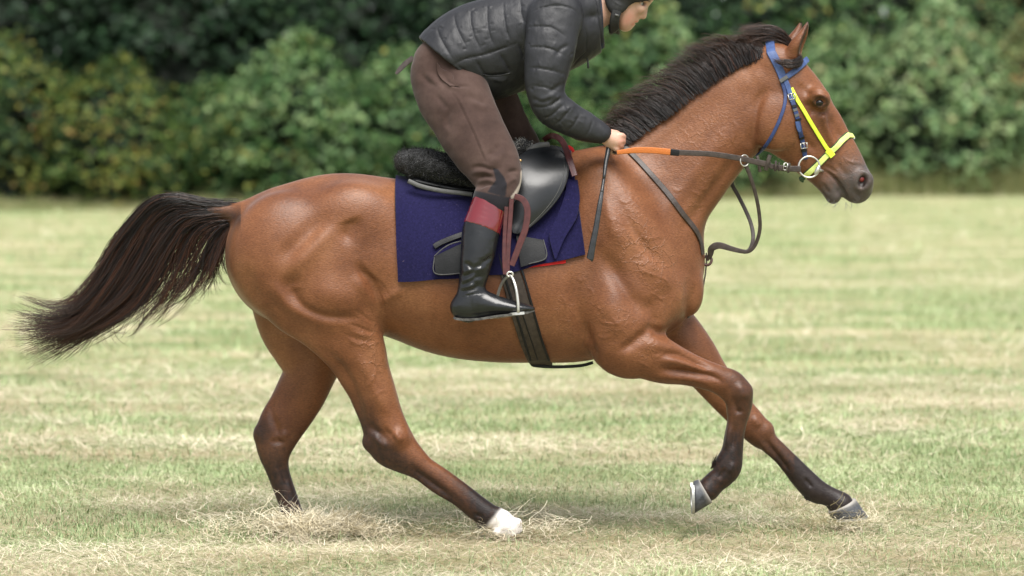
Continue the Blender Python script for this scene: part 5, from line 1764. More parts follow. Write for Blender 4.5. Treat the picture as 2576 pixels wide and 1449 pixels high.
px = proj(V)
seam = stroke(px, [(1050, 376), (1095, 392), (1135, 412), (1180, 430)], 4) * (V[:, 1] < 0)
nn = np.array([mnoise.noise(Vector(v) * 55) * .7 + mnoise.noise(Vector(v) * 120) * .5 for v in V])
V = V + Nn * (nn * .006 - seam * .010)[:, None]
fle = add_mesh('sheepskin_cover', V, Q, m_fleece)
tag(fle, 'black sheepskin cover over the saddle seat behind the rider', 'sheepskin')
# curly fibres standing off the fleece
rs = np.random.RandomState(3)
sel = rs.choice(len(V), 5200)
c0 = V[sel]; d0 = Nn[sel] + rs.normal(0, .5, (5200, 3)); d0 /= np.linalg.norm(d0, axis=1)[:, None]
L = rs.uniform(.004, .012, 5200)[:, None]
d1_ = rs.normal(0, 1, (5200, 3))
Sx = np.stack((c0, c0 + d0 * L * .5 + d1_ * .001, c0 + d0 * L + d1_ * .003, c0 + d0 * L * 1.1 + d1_ * .006), 1)
front = (proj(c0)[:, 0] > 1275) & (rs.uniform(size=5200) < .5)
tn = np.where(front[:, None], np.array((.34, .33, .31)), np.array((.014, .014, .014))) * rs.uniform(.5, 1.5, (5200, 1))
Vh, Fh, Th = strand_mesh(Sx, np.full(5200, .0008), np.full(5200, .0005), tn)
add_mesh('fleece_fibres', Vh, Fh, m_hair, fle, col=np.clip(np.repeat(tn, 12, axis=0), 0, 1))

# --- bridle
bridle = empty('bridle', (0, 0, 0)); tag(bridle, 'blue bridle with fluorescent yellow noseband on the bay horse head', 'bridle')
ok, tp, tn_, _ = body.ray_cast(Vector((at(1936, 100, 0)[0], 0, 3)), Vector((0, 0, -1)))
strap('headpiece', [(1940, 132), (1948, 147), (1960, 172), (1971, 200)], [.036, .036, .034, .030], .005, m_blue, bridle, BODY, .005, mirror='start', mid=np.array(tp) + np.array((0, 0, .012)), midn=np.array((-.4, 0, .9)))
strap('cheekpiece', [(1972, 196), (1981, 215), (1988, 238), (1993, 256)], .019, .004, m_blue, bridle, BODY, .007)
strap('cheekpiece', [(1991, 250), (1998, 272), (2006, 303), (2014, 342), (2021, 372), (2027, 400)], .018, .004, m_blued, bridle, BODY, .006)
strap('cheekpiece_end', [(2003, 305), (2007, 325), (2010, 330)], [.018, .017, .010], .004, m_blue, bridle, BODY, .0095)
strap('throatlash', [(1966, 205), (1974, 230), (1975, 252), (1970, 276), (1958, 308), (1942, 341), (1925, 367), (1908, 383)], .013, .004, m_blued, bridle, BODY, .006, mirror='end', mid=at(1900, 390, 0), midn=np.array((-.3, 0, -1.0)))
strap('browband', [(1968, 201), (1980, 193), (2003, 176), (2020, 160)], [.02, .023, .023, .023], .008, m_blue, bridle, BODY, .006, mirror='end', mid=at(2031, 149, 0), midn=np.array((.8, 0, .5)))
strap('browband_end', [(1962, 206), (1970, 201), (1980, 194)], .015, .004, m_ylw2 if False else m_grey, bridle, BODY, .014)
strap('noseband_strap', [(1990, 222), (2003, 248), (2018, 274), (2045, 318), (2071, 360), (2091, 389)], .015, .004, m_yel, bridle, BODY, .006)
ok, nb_, nbn, _ = body.ray_cast(Vector(at(2200, 300, 0)), Vector(at(2085, 385, 0) - at(2200, 300, 0)).normalized())
strap('noseband', [(2026, 442), (2053, 418), (2085, 386), (2111, 361), (2132, 341)], .020, .005, m_ylw2, bridle, BODY, .0075, mirror='end', mid=np.array(nb_) + np.array((.006, 0, .003)), midn=np.array((.8, 0, .5)))
strap('noseband_backing', [(2025, 443), (2053, 418), (2085, 386), (2111, 361), (2131, 341)], .027, .003, m_dgreen, bridle, BODY, .004, mirror='end', mid=np.array(nb_) + np.array((.002, 0, .001)), midn=np.array((.8, 0, .5)))
strap('strap_loop', [(2080, 377), (2088, 386), (2094, 393)], .024, .005, m_yel, bridle, BODY, .012)
strap('chin_strap', [(2026, 442), (2022, 447), (2018, 450)], .018, .004, m_dgreen, bridle, BODY, .005, mirror='end', mid=at(2016, 456, 0), midn=np.array((-.5, 0, -.8)))
for (px_, py_, a) in ((2007, 301, 1.35), (2015, 345, 1.35), (2022, 377, 1.35), (1997, 268, 1.35)):
    q_ = (math.cos(a) * 3, math.sin(a) * 3)
    strap('keeper', [(px_ - q_[0], py_ - q_[1]), (px_, py_), (px_ + q_[0], py_ + q_[1])], .022, .006, m_black2, bridle, BODY, .009, step=2)
for (px_, py_) in ((1999, 277), (2003, 290)):
    strap('frayed_patch', [(px_ - 1, py_ - 3), (px_, py_), (px_ + 1, py_ + 3)], .019, .004, m_grey, bridle, BODY, .0075, step=2)
buckle(1991, 244, 1.35, BODY, .022, .026, .0018, m_steel, bridle, .011)
buckle(2020, 366, 1.4, BODY, .020, .026, .0018, m_steel, bridle, .011)
for s in (-1, 1):
    c = at(2035.5, 420, s * .078)
    V, F = ring_mesh(c, (1, 0, 0), (0, s * -.12, 1), .0405, .0405, .0036, 36, 8); rg = add_mesh('bit_ring', V, F, m_steel, bridle)
    V, F = tube_mesh(catmull([at(2050, 440, s * .081), at(2056, 428, s * .082), at(2061, 416, s * .080)], 4), np.array([.004, .006, .008, .009, .009, .009, .007, .006, .004]), 8); add_mesh('bit_cheek', V, F, m_steel, rg)
    V, F = tube_mesh(np.array([at(2056, 427, s * .078), at(2066, 429, s * .06), at(2072, 431, s * .03)]), [.007, .006, .005], 8); add_mesh('mouthpiece', V, F, m_steel, rg)
V, F = ring_mesh(at(2145, 344, 0), (.7, 0, -.7), (.5, .5, .5), .010, .008, .0018, 16, 6); add_mesh('lead_ring', V, F, m_steel, bridle)

# --- reins
reins = empty('reins', (0, 0, 0)); tag(reins, 'brown leather reins with orange rubber grips from the bit to the rider hands', 'reins')
RN = [(1552, 384, -.20), (1600, 378, -.20), (1650, 379, -.198), (1690, 383, -.195), (1740, 385, -.18), (1793, 388, -.165), (1859, 398, -.14), (1900, 407, -.125), (1938, 415, -.11), (1975, 418, -.098), (2012, 420, -.088)]
for s in (-1, 1):
    R_ = [(a, b_, c if s < 0 else -c) for a, b_, c in RN]
    ob = BODY if s < 0 else None
    strap('rubber_grip', R_[:4], [.016, .023, .0235, .024], .007, m_orange, reins, ob, .01, clampY=True)
    strap('grip_end', [(1686, 382.5, s * .196), (1697, 383.5, s * .193), (1708, 385, s * .19)], .0245, .0085, m_black2, reins, ob, .01, clampY=True)
    strap('rein_strap', R_[3:9], [.021, .021, .021, .021, .021, .023], .0055, m_brown, reins, ob, .01, clampY=True)
    strap('rein_billet', [(1886, 406, s * .125), (1938, 418, s * .107), (1975, 424, s * .096), (2014, 425, s * .087)], [.014, .019, .022, .023], .006, m_brown, reins, ob, .01, clampY=True)
    for (x1, y1, x2, y2, wd, mt) in ((1905, 392, 1912, 432, .012, m_brown), (1937, 390, 1926, 428, .016, m_girth), (1952, 405, 1950, 430, .009, m_brown), (1986, 410, 1983, 434, .008, m_brown), (1960, 408, 1959, 430, .005, m_brown)):
        strap('rein_stop' if wd > .011 else 'rein_keeper', [(x1, y1, s * .114), ((x1 + x2) / 2, (y1 + y2) / 2, s * .118), (x2, y2, s * .112)], wd, .007, mt, reins)
    if s < 0:
        buckle(1976, 419, .15, None, .014, .026, .0018, m_steel, reins, Y=-.106)
strap('hand_loop', [(1552, 384, -.20), (1538, 378, -.12), (1530, 372, 0.0), (1538, 378, .12), (1552, 384, .20)], .016, .005, m_brown, reins)

# --- running martingale
mart = empty('martingale', (0, 0, 0)); tag(mart, 'dark brown leather martingale with neck strap and looping forked straps', 'martingale')
ok, wt, _, _ = body.ray_cast(Vector((at(1548, 350, 0)[0], 0, 3)), Vector((0, 0, -1)))
strap('neck_strap', [(1567, 366), (1595, 394), (1626, 427), (1679, 487), (1719, 541), (1748, 578), (1761, 608), (1766, 640)], .0215, .005, m_brown, mart, BODY, .005, mirror='start', mid=np.array(wt) + np.array((0, 0, .006)), midn=np.array((0, 0, 1.0)))
def chest_x(py):
    """front of the breast on the midline at that height"""
    z_ = at(1765, py, 0)[2]
    ok, loc, _, _ = body.ray_cast(Vector((2.5, -.004, z_)), Vector((-1, 0, 0)))
    return np.array(loc)
c655 = chest_x(655)
rc_ = c655 + np.array((.008, -.012, 0))
V, F = ring_mesh(rc_, (1, -.3, .1), (0, .2, 1), .0165, .0175, .0055, 20, 8); add_mesh('rubber_ring', V, F, m_rubring, mart)
Pc = np.array([chest_x(y_) + np.array((.006, -.006, 0)) for y_ in (636, 660, 690, 720, 750, 780, 800)])
band(Pc, np.tile(np.array((1.0, -.2, 0)), (7, 1)), .022, .004, 'chest_strap', m_brown, mart)
dx_ = proj(rc_[None])[0, 0] - 1768
strap('fork_strap', [(1768 + dx_, 655, -.02), (1776 + dx_, 641, -.03), (1790, 625, -.04), (1809, 617, -.045), (1841, 626, -.05), (1872, 633, -.05), (1888, 630, -.055), (1902, 612, -.06), (1912, 575, -.075), (1909, 530, -.09), (1900, 485, -.105), (1886, 440, -.12), (1874, 412, -.128)], [.010, .024, .028, .020, .015, .014, .014, .014, .014, .016], .006, m_brown, mart)
strap('fork_strap', [(1872, 634, -.04), (1886, 628, .0), (1895, 600, .05), (1890, 565, .08), (1876, 530, .10), (1856, 490, .12), (1840, 458, .13), (1850, 420, .14)], .015, .006, m_brown, mart)
for s in (-1, 1):
    V, F = ring_mesh(at(1873, 404, s * .132), (1, .5, -.25), (.15, .2, 1), .0165, .021, .0026, 24, 8); add_mesh('martingale_ring', V, F, m_steel, mart)

# --- whip held in the near hand, hanging down the shoulder
whip = empty('whip', (0, 0, 0)); tag(whip, 'short black riding whip hanging from the rider hand along the shoulder', 'whip')
Pw = catmull([at(1531, 370, -.185), at(1528, 390, -.20), at(1524, 410, -.215), at(1519, 450, -.245)], 4)
V, F = tube_mesh(Pw, np.interp(np.linspace(0, 1, len(Pw)), [0, .35, .6, 1], [.0095, .0095, .0085, .0062]), 10); add_mesh('handle', V, F, m_whip, whip)
Pw = catmull([at(1519, 450, -.245), at(1516, 470, -.26), at(1514, 484, -.27)], 4)
V, F = tube_mesh(Pw, np.interp(np.linspace(0, 1, len(Pw)), [0, .5, 1], [.0062, .006, .0075]), 10); add_mesh('shaft', V, F, m_whip, whip)
strap('flap', [(1515, 478, -.268), (1508, 520, -.29), (1499, 575, -.308), (1491, 615, -.318), (1485, 648, -.322), (1484, 652, -.322)], [.014, .019, .021, .024, .027, .025], .009, m_whip, whip, ON, .012, clampY=True)
# ================================================================== RIDER
def tint_mesh(name, S, mat, parent, relief=(), paint=None, soft=0, nz=(0, 1), res_it=2, both=False):
    V, Q = S.mesh(); V = relax(V, Q, res_it)
    if soft: V = soften(V, Q, np.ones(len(V)), soft)
    Nn = vnormals(V, Q); px = proj(np.c_[V[:, 0], -np.abs(V[:, 1]) if both else V[:, 1], V[:, 2]])
    side = np.ones(len(V)) if both else (V[:, 1] < 0.02)
    d = np.zeros(len(V))
    for amp, wd, pts in relief:
        d += amp * stroke(px, pts, wd) * side
    if nz[0]:
        d += nz[0] * np.array([mnoise.noise(Vector(v) * nz[1]) + .5 * mnoise.noise(Vector(v) * nz[1] * 2.3) for v in V])
    V = V + Nn * d[:, None]
    col = paint(V, proj(V)) if paint else None
    return add_mesh(name, V, Q, mat, parent, col=col), V


m_skin, nt, b = new_mat('fair_skin')
at_ = N(nt, 'ShaderNodeAttribute', attribute_name='tint')
tc = N(nt, 'ShaderNodeTexCoord'); nz = N(nt, 'ShaderNodeTexNoise', i_Scale=30.0, i_Detail=4.0); nt.links.new(tc.outputs['Object'], nz.inputs['Vector'])
rp = ramp(nt, [(.3, (.47, .275, .20)), (.7, (.56, .345, .265))]); nt.links.new(nz.outputs[0], rp.inputs[0])
sp_ = N(nt, 'ShaderNodeSeparateColor'); nt.links.new(at_.outputs['Color'], sp_.inputs[0])
mx = N(nt, 'ShaderNodeMix', data_type='RGBA'); nt.links.new(sp_.outputs[0], mx.inputs[0]); nt.links.new(rp.outputs[0], mx.inputs[6]); mx.inputs[7].default_value = (.52, .13, .105, 1)
mx2 = N(nt, 'ShaderNodeMix', data_type='RGBA'); nt.links.new(sp_.outputs[1], mx2.inputs[0]); nt.links.new(mx.outputs[2], mx2.inputs[6]); mx2.inputs[7].default_value = (.05, .03, .022, 1)
nt.links.new(mx2.outputs[2], b.inputs['Base Color'])
b.inputs['Roughness'].default_value = .48; b.inputs['Subsurface Weight'].default_value = .12
b.inputs['Subsurface Radius'].default_value = (.01, .004, .002); b.inputs['Subsurface Scale'].default_value = .5

S = Sculpt((at(1120, 0)[0], -.33, at(0, 560)[2]), (at(1650, 0)[0] + .03, .33, at(0, -110)[2]), .0045)
# core inside the clothes: trunk, arms, thighs
S.tube([(1090, 120, 1180, 210, 0, .10, .10), (1200, 40, 1300, 190, 0, .12, .12), (1370, 0, 1420, 130, 0, .12, .11), (1465, -10, 1490, 80, 0, .07, .07)], k=.02)
for s in (-1, 1):
    S.chain([at(1415, 50, s * .15), at(1372, 240, s * .24), at(1512, 336, s * .19)], [.035, .03, .026], k=.02)
    S.chain([at(1140, 180, s * .08), at(1250 if s < 0 else 1285, 440, s * .26)], [.06, .04], k=.02)
# neck
S.tube([(1500, 78, 1478, -20, 0, .075, .07), (1526, 62, 1500, -30, 0, .055, .058), (1552, 45, 1520, -40, 0, .053, .056), (1570, 20, 1545, -50, 0, .055, .06)], k=.02)
# skull and face: front profile, back
S.ell(at(1588, -38, 0), (.102, .076, .088), ang=R(-30), k=.02)
S.tube([(1641, -14, 1560, -40, 0, .058, .07), (1632, 8, 1550, -10, 0, .056, .068), (1619, 28, 1545, 14, 0, .052, .064), (1606, 46, 1545, 36, 0, .046, .060),
        (1596, 58, 1550, 50, 0, .038, .054), (1584, 68, 1558, 62, 0, .028, .044), (1578, 72, 1562, 68, 0, .022, .036)], k=.02)
S.ell(at(1576, 67, 0), (.017, .020, .014), k=.015)
S.chain([at(1627, 6, 0), at(1622, 24, 0), at(1617, 39, 0)], [.0075, .010, .0150], k=.012)
S.ell(at(1634, -4, 0), (.010, .045, .008), k=.012)
for s in (-1, 1):
    S.ell(at(1609, 43, s * .012), (.0105, .0085, .0085), k=.006)
    S.ell(at(1612, 22, s * .036), (.018, .02, .018), k=.02)
    S.ell(at(1618, 9.5, s * .043), (.015, .013, .0065), k=.006, sub=True)
    S.ell(at(1611, 47, s * .009), (.004, .004, .003), k=.003, sub=True)
S.ell(at(1598, 53, 0), (.0115, .022, .0060), ang=R(-10), k=.006)
S.ell(at(1589.5, 62, 0), (.0085, .019, .0062), ang=R(-25), k=.006)
S.ell(at(1598, 58, 0), (.014, .017, .0022), ang=R(-10), k=.002, sub=True)
# hands: fists closed on the reins; knuckles forward, thumb on top
for s in (-1, 1):
    dx, dy = (0, 0) if s < 0 else (-6, -14)
    Y0 = s * .188
    S.chain([at(1508 + dx, 334 + dy, s * .19), at(1530 + dx, 346 + dy, Y0), at(1548 + dx, 354 + dy, Y0)], [.027, .028, .026], k=.012)
    S.ell(at(1541 + dx, 351 + dy, Y0), (.040, .020, .036), ang=R(-40), k=.012)
    for i in range(4):
        kx, ky = 1562 + dx - 1.5 * i * i * .9, 341 + dy + 11.2 * i
        inw = -s
        r_ = (.0108, .0112, .0106, .0094)[i]
        S.chain([at(1542 + dx, 344 + dy + 7 * i, Y0), at(kx, ky, Y0 + s * .006), at(kx + 6, ky + 5, Y0 + inw * .022), at(kx - 6, ky + 9, Y0 + inw * .044), at(kx - 20, ky + 3, Y0 + inw * .040)],
                [.0115, r_, r_, r_ * .92, r_ * .82], k=.005)
    S.chain([at(1534 + dx, 338 + dy, Y0 - s * .018), at(1549 + dx, 335 + dy, Y0 - s * .034), at(1561 + dx, 345 + dy, Y0 - s * .042), at(1566 + dx, 354 + dy, Y0 - s * .040)], [.014, .0115, .0105, .009], k=.006)


def skin_paint(V, px):
    red = np.clip(stroke(px, [(1586, 40), (1576, 52)], 13, False) * .32 + stroke(px, [(1560, 366), (1568, 352)], 8, False) * .3, 0, 1)
    lips = stroke(px, [(1604, 54.5), (1598, 55)], 3.0, False) * .7 + stroke(px, [(1593, 60), (1590, 62)], 3.2, False) * .6
    nost = stroke(px, [(1618, 47), (1611, 46)], 3, False) * .25
    brow = stroke(px, [(1612, -5), (1624, -2), (1634, 3)], 2.6, False) * .95 + stroke(px, [(1608, 7), (1614, 5), (1622, 8)], 1.3, False) * .7
    return np.stack((np.clip(np.maximum(red, np.maximum(lips, nost)), 0, 1), np.clip(brow, 0, 1), 0 * red), 1)


person, _ = tint_mesh('person', S, m_skin, None, relief=[(-.002, 3, [(1552, 372), (1560, 368), (1566, 360)]), (-.0015, 3, [(1556, 350), (1564, 352), (1570, 352)])], paint=skin_paint)
tag(person, 'rider crouching forward in dark quilted jacket, brown trousers and black boots', 'person')
m_white = simple_mat('eye_white', (.6, .57, .54), (.7, .67, .63), .2, 30)
m_iris = simple_mat('eye_iris', (.012, .010, .008), (.025, .02, .015), .1, 60, coat=1)
for s in (-1, 1):
    V, F = uv_ball(at(1612.5, 9, s * .031), (.0118, .0118, .0118), 16, 10); e_ = add_mesh('eyeball', V, F, m_white, person)
    V, F = uv_ball(at(1616, 9.5, s * .035), (.0068, .0068, .0068), 14, 8); add_mesh('iris', V, F, m_iris, e_)
V, F = uv_ball(at(1594.5, 57.2, -.008), (.004, .009, .0022), 10, 6); add_mesh('teeth', V, F, m_white, person)

# --- jacket
m_jack, nt, b = new_mat('charcoal_nylon')
tc = N(nt, 'ShaderNodeTexCoord')
nz = N(nt, 'ShaderNodeTexNoise', i_Scale=9.0, i_Detail=6.0, i_Roughness=.6); nt.links.new(tc.outputs['Object'], nz.inputs['Vector'])
rp = ramp(nt, [(.3, (.012, .0125, .0155)), (.7, (.020, .0205, .0245))]); nt.links.new(nz.outputs[0], rp.inputs[0])
nt.links.new(rp.outputs[0], b.inputs['Base Color'])
b.inputs['Roughness'].default_value = .55; b.inputs['Specular IOR Level'].default_value = .38
wv = N(nt, 'ShaderNodeTexNoise', i_Scale=42.0, i_Detail=4.0); mp_ = N(nt, 'ShaderNodeMapping'); mp_.inputs['Scale'].default_value = (1, 1, .55)
nt.links.new(tc.outputs['Object'], mp_.inputs[0]); nt.links.new(mp_.outputs[0], wv.inputs['Vector'])
bp = N(nt, 'ShaderNodeBump', i_Strength=.42, i_Distance=.007); nt.links.new(wv.outputs[0], bp.inputs['Height'])
fi = N(nt, 'ShaderNodeTexNoise', i_Scale=900.0); nt.links.new(tc.outputs['Object'], fi.inputs['Vector'])
bp2 = N(nt, 'ShaderNodeBump', i_Strength=.08, i_Distance=.001); nt.links.new(fi.outputs[0], bp2.inputs['Height']); nt.links.new(bp.outputs[0], bp2.inputs['Normal'])
nt.links.new(bp2.outputs[0], b.inputs['Normal'])


def Zq(l):      # lines measured on the enlarged jacket view
    return [(939.1 + x / 2.7006, y / 2.7006) for x, y in l]


S = Sculpt((at(1040, 0)[0], -.36, at(0, 380)[2]), (at(1540, 0)[0], .36, at(0, -80)[2]), .005)
S.tube([(1050, 100, 1150, 215, 0, .17, .18), (1090, 57, 1205, 228, 0, .176, .185), (1132, 27, 1262, 240, 0, .176, .17), (1200, 5, 1325, 224, 0, .185, .15),
        (1300, -22, 1395, 196, 0, .20, .16), (1390, -38, 1450, 168, 0, .20, .15), (1450, -40, 1488, 138, 0, .15, .11), (1480, -30, 1500, 118, 0, .09, .085)], k=.02)
for s in (-1, 1):
    S.ell(at(1405, 40, s * .185), (.085, .05, .085), k=.05)
    S.tube([(1345, 30, 1452, 22, s * .185, .06, .06), (1328, 62, 1459, 55, s * .20, .068, .066), (1319, 122, 1449, 118, s * .225, .072, .068), (1319, 165, 1436, 160, s * .238, .07, .066),
            (1320, 207, 1424, 196, s * .245, .066, .062), (1328, 248, 1420, 224, s * .248, .064, .06), (1348, 292, 1430, 248, s * .245, .063, .06), (1390, 320, 1460, 270, s * .232, .058, .056),
            (1440, 343, 1490, 288, s * .215, .052, .05), (1485, 355, 1512, 304, s * .20, .047, .045), (1508, 358, 1524, 316, s * .194, .043, .042)], k=.035)
    S.cap(at(1512, 338, s * .193), at(1530, 349, s * .188), .030, .030, k=.004, sub=True)
S.cap(at(1496, 45, 0), at(1530, 22, 0), .066, .068, k=.006, sub=True)
S.clip(at(1505, 60, 0), np.array((.99, 0, .12)))
for s in (-1, 1):      # the cut at the neck must not touch the sleeves
    S.tube([(1440, 343, 1490, 288, s * .215, .052, .05), (1485, 355, 1512, 304, s * .20, .047, .045), (1508, 358, 1524, 316, s * .194, .043, .042)], k=.01)
    S.cap(at(1512, 338, s * .193), at(1530, 349, s * .188), .030, .030, k=.004, sub=True)
_n = np.array((-.642, 0, -.767)); S.clip(at(1147, 173, 0), _n)
QU = [Zq(l) for l in ([(440, 130), (435, 200), (460, 265), (505, 345), (560, 435)], [(552, 62), (555, 150), (600, 260), (655, 355)], [(662, 30), (662, 150), (690, 260), (750, 372)],
                      [(780, 0), (772, 120), (790, 240), (832, 335)], [(884, -20), (888, 120), (908, 220), (940, 298)], [(995, -30), (1005, 90), (1028, 170)],
                      [(515, 462), (620, 402), (750, 372), (900, 322), (1030, 268)], [(560, 435), (640, 500), (745, 605)], [(685, 392), (740, 480), (800, 590)], [(850, 345), (900, 430), (950, 520)], [(985, 285), (1010, 350), (1028, 420)],
                      [(1045, 110), (1120, 60), (1210, 40), (1300, 42), (1375, 75), (1405, 130)],
                      [(1035, 190), (1120, 178), (1220, 190), (1330, 265)], [(1022, 325), (1120, 318), (1220, 335), (1345, 405)], [(1026, 458), (1120, 462), (1220, 480), (1318, 512)],
                      [(1032, 585), (1120, 585), (1210, 605), (1292, 640)], [(1058, 712), (1130, 730), (1220, 705), (1295, 640)], [(1120, 805), (1200, 790), (1260, 740), (1320, 690)], [(1205, 858), (1270, 820), (1330, 750), (1370, 715)],
                      [(1300, 905), (1360, 850), (1410, 760)], [(1430, 945), (1470, 880), (1500, 800)],
                      [(1425, 120), (1450, 250), (1440, 370)], [(1340, 470), (1400, 400), (1490, 320)])]
rel = [(-.0048, 2.0, q) for q in QU] + [(-.0022, 8, q) for q in QU[:11]] + [(-.0012, 8, q) for q in QU[12:20]]
rsj = np.random.RandomState(5)
rel += [(-.007, 4, Zq([(740, 505), (800, 515), (870, 510), (930, 495)])), (.004, 4, Zq([(790, 530), (870, 548), (925, 520)]))]
for q in QU[:6] + QU[12:20]:          # puckers pulling in from the stitch lines
    c = catmull(q, 5)
    for _ in range(7):
        i = rsj.randint(1, len(c) - 1)
        t = c[i + 1 if i + 1 < len(c) else i] - c[i - 1]; t = t / (np.linalg.norm(t) + 1e-6); n_ = np.array((-t[1], t[0])) * rsj.choice((-1, 1)) + rsj.normal(0, .25, 2)
        L = rsj.uniform(8, 19)
        rel.append((rsj.choice((-.0028, .0022)), 2.2, [tuple(c[i] + n_ * 1.5), tuple(c[i] + n_ * L * .6), tuple(c[i] + n_ * L)]))
rel += [(-.006, 5, Zq(l)) for l in ([(1060, 660), (1150, 690), (1250, 650)], [(1290, 560), (1240, 600), (1180, 625)], [(1300, 660), (1240, 690), (1200, 740)], [(1345, 300), (1280, 330), (1230, 390)])]
rel += [(.005, 7, Zq(l)) for l in ([(1080, 690), (1180, 670), (1270, 620)], [(1250, 780), (1330, 740), (1380, 730)])]
jacket, JV = tint_mesh('jacket', S, m_jack, person, relief=rel, nz=(.0022, 16), both=True)
m_navyl = simple_mat('navy_lining', (.008, .010, .02), (.016, .02, .038), .7, 60)
m_dark = simple_mat('black_trim', (.008, .008, .009), (.018, .018, .02), .5, 60)
# hem cord, collar, zip, pocket zip, cuffs
S = Sculpt((at(1450, 0)[0], -.14, at(0, 140)[2]), (at(1540, 0)[0], .14, at(0, -80)[2]), .0045)
S.tube([(1466, -45, 1484, 118, 0, .115, .10), (1486, -48, 1500, 120, 0, .088, .085), (1500, -40, 1510, 122, 0, .078, .078)], k=.01)
S.cap(at(1478, 55, 0), at(1545, 15, 0), .066, .072, k=.006, sub=True)
S.ell(at(1526, 40, 0), (.02, .067, .11), k=.008, sub=True)
S.clip(at(1514, 60, 0), np.array((.99, 0, .12)))
tint_mesh('collar', S, m_jack, jacket, relief=[(-.004, 3, [(1494, -10), (1497, 50), (1500, 110)]), (-.003, 3, [(1480, 0), (1484, 60), (1486, 100)])], nz=(.0015, 22))
strap('collar_lining', [(1509, -4, -.074), (1513, 40, -.072), (1515, 90, -.052), (1514, 122, -.03)], .012, .006, m_navyl, jacket)
strap('zip', [(1508, 122, -.012), (1490, 128, -.02), (1462, 148, -.03), (1440, 166, -.04)], .014, .006, m_dark, jacket)
V, F = tube_mesh(catmull([at(1474, 139, -.05), at(1478, 150, -.05), at(1480, 172, -.05)], 4), np.array([.002, .002, .0025, .003, .003, .0035, .0045, .005, .004]), 6); add_mesh('zip_pull', V, F, m_dark, jacket)
bpy.context.view_layer.update()
strap('pocket_zip', Zq([(742, 506), (800, 516), (870, 511), (930, 496)]), .005, .004, m_dark, jacket, [jacket], .001)
for s in (-1,):
    hemp = Zq([(322, 256), (345, 292), (430, 402), (520, 472), (640, 532), (742, 602), (792, 652)])
    strap('hem_binding', hemp, .007, .005, m_dark, jacket, [jacket], .001)
V, F = ring_mesh(at(1518, 339, -.193), (.36, 0, .93), (0, 1, 0), .034, .043, .0035, 26, 8); add_mesh('cuff', V, F, m_navyl, jacket)
V, F = ring_mesh(at(1518, 339, .193), (.36, 0, .93), (0, 1, 0), .034, .043, .0035, 26, 8); add_mesh('cuff', V, F, m_navyl, jacket)

# --- trousers
m_trou, nt, b = new_mat('brown_cotton')
at_ = N(nt, 'ShaderNodeAttribute', attribute_name='tint'); sp_ = N(nt, 'ShaderNodeSeparateColor'); nt.links.new(at_.outputs['Color'], sp_.inputs[0])
tc = N(nt, 'ShaderNodeTexCoord'); nz = N(nt, 'ShaderNodeTexNoise', i_Scale=8.0, i_Detail=7.0, i_Roughness=.65); nt.links.new(tc.outputs['Object'], nz.inputs['Vector'])
rp = ramp(nt, [(.3, (.030, .0165, .0135)), (.5, (.049, .028, .023)), (.72, (.076, .047, .039))]); nt.links.new(nz.outputs[0], rp.inputs[0])
mx = N(nt, 'ShaderNodeMix', data_type='RGBA'); nt.links.new(sp_.outputs[0], mx.inputs[0]); nt.links.new(rp.outputs[0], mx.inputs[6]); mx.inputs[7].default_value = (.010, .009, .012, 1)
mx2 = N(nt, 'ShaderNodeMix', data_type='RGBA'); nt.links.new(sp_.outputs[1], mx2.inputs[0]); nt.links.new(mx.outputs[2], mx2.inputs[6]); mx2.inputs[7].default_value = (.42, .36, .30, 1)
nt.links.new(mx2.outputs[2], b.inputs['Base Color']); b.inputs['Roughness'].default_value = .85; b.inputs['Specular IOR Level'].default_value = .2; b.inputs['Sheen Weight'].default_value = .12
fi = N(nt, 'ShaderNodeTexNoise', i_Scale=420.0, i_Detail=2.0); nt.links.new(tc.outputs['Object'], fi.inputs['Vector'])
n5 = N(nt, 'ShaderNodeTexNoise', i_Scale=26.0, i_Detail=4.0); nt.links.new(tc.outputs['Object'], n5.inputs['Vector'])
bp = N(nt, 'ShaderNodeBump', i_Strength=.18, i_Distance=.001); nt.links.new(fi.outputs[0], bp.inputs['Height'])
bp2 = N(nt, 'ShaderNodeBump', i_Strength=.35, i_Distance=.006); nt.links.new(n5.outputs[0], bp2.inputs['Height']); nt.links.new(bp.outputs[0], bp2.inputs['Normal'])
nt.links.new(bp2.outputs[0], b.inputs['Normal'])
S = Sculpt((at(1000, 0)[0], -.40, at(0, 540)[2]), (at(1390, 0)[0], .40, at(0, 70)[2]), .005)
S.ell(at(1116, 172, 0), (.118, .138, .088), ang=R(-38), k=.03)
S.tube([(1040, 150, 1170, 175, -.06, .08, .08), (1034, 184, 1205, 208, -.078, .088, .085), (1050, 241, 1233, 243, -.12, .10, .095), (1076, 284, 1250, 288, -.15, .092, .088), (1103, 328, 1270, 330, -.185, .086, .082),
        (1135, 378, 1291, 370, -.22, .08, .075), (1170, 421, 1309, 410, -.25, .072, .07), (1193, 452, 1313, 438, -.272, .066, .064), (1197, 478, 1303, 480, -.292, .06, .058), (1190, 495, 1288, 514, -.303, .0585, .0585), (1188, 514, 1274, 530, -.308, .050, .050)], k=.03)
S.tube([(1050, 160, 1190, 175, .07, .085, .085), (1065, 200, 1240, 205, .10, .105, .10), (1110, 250, 1292, 236, .14, .098, .094), (1148, 300, 1316, 284, .175, .09, .086), (1188, 348, 1338, 328, .21, .084, .08),
        (1228, 392, 1360, 368, .24, .076, .072), (1244, 425, 1366, 402, .262, .068, .066), (1235, 458, 1345, 452, .285, .06, .058), (1222, 494, 1312, 512, .302, .055, .054)], k=.03)
TR_ = [Zq(l) for l in ([(500, 602), (560, 662), (625, 790), (700, 950), (745, 1065), (772, 1120)],)]
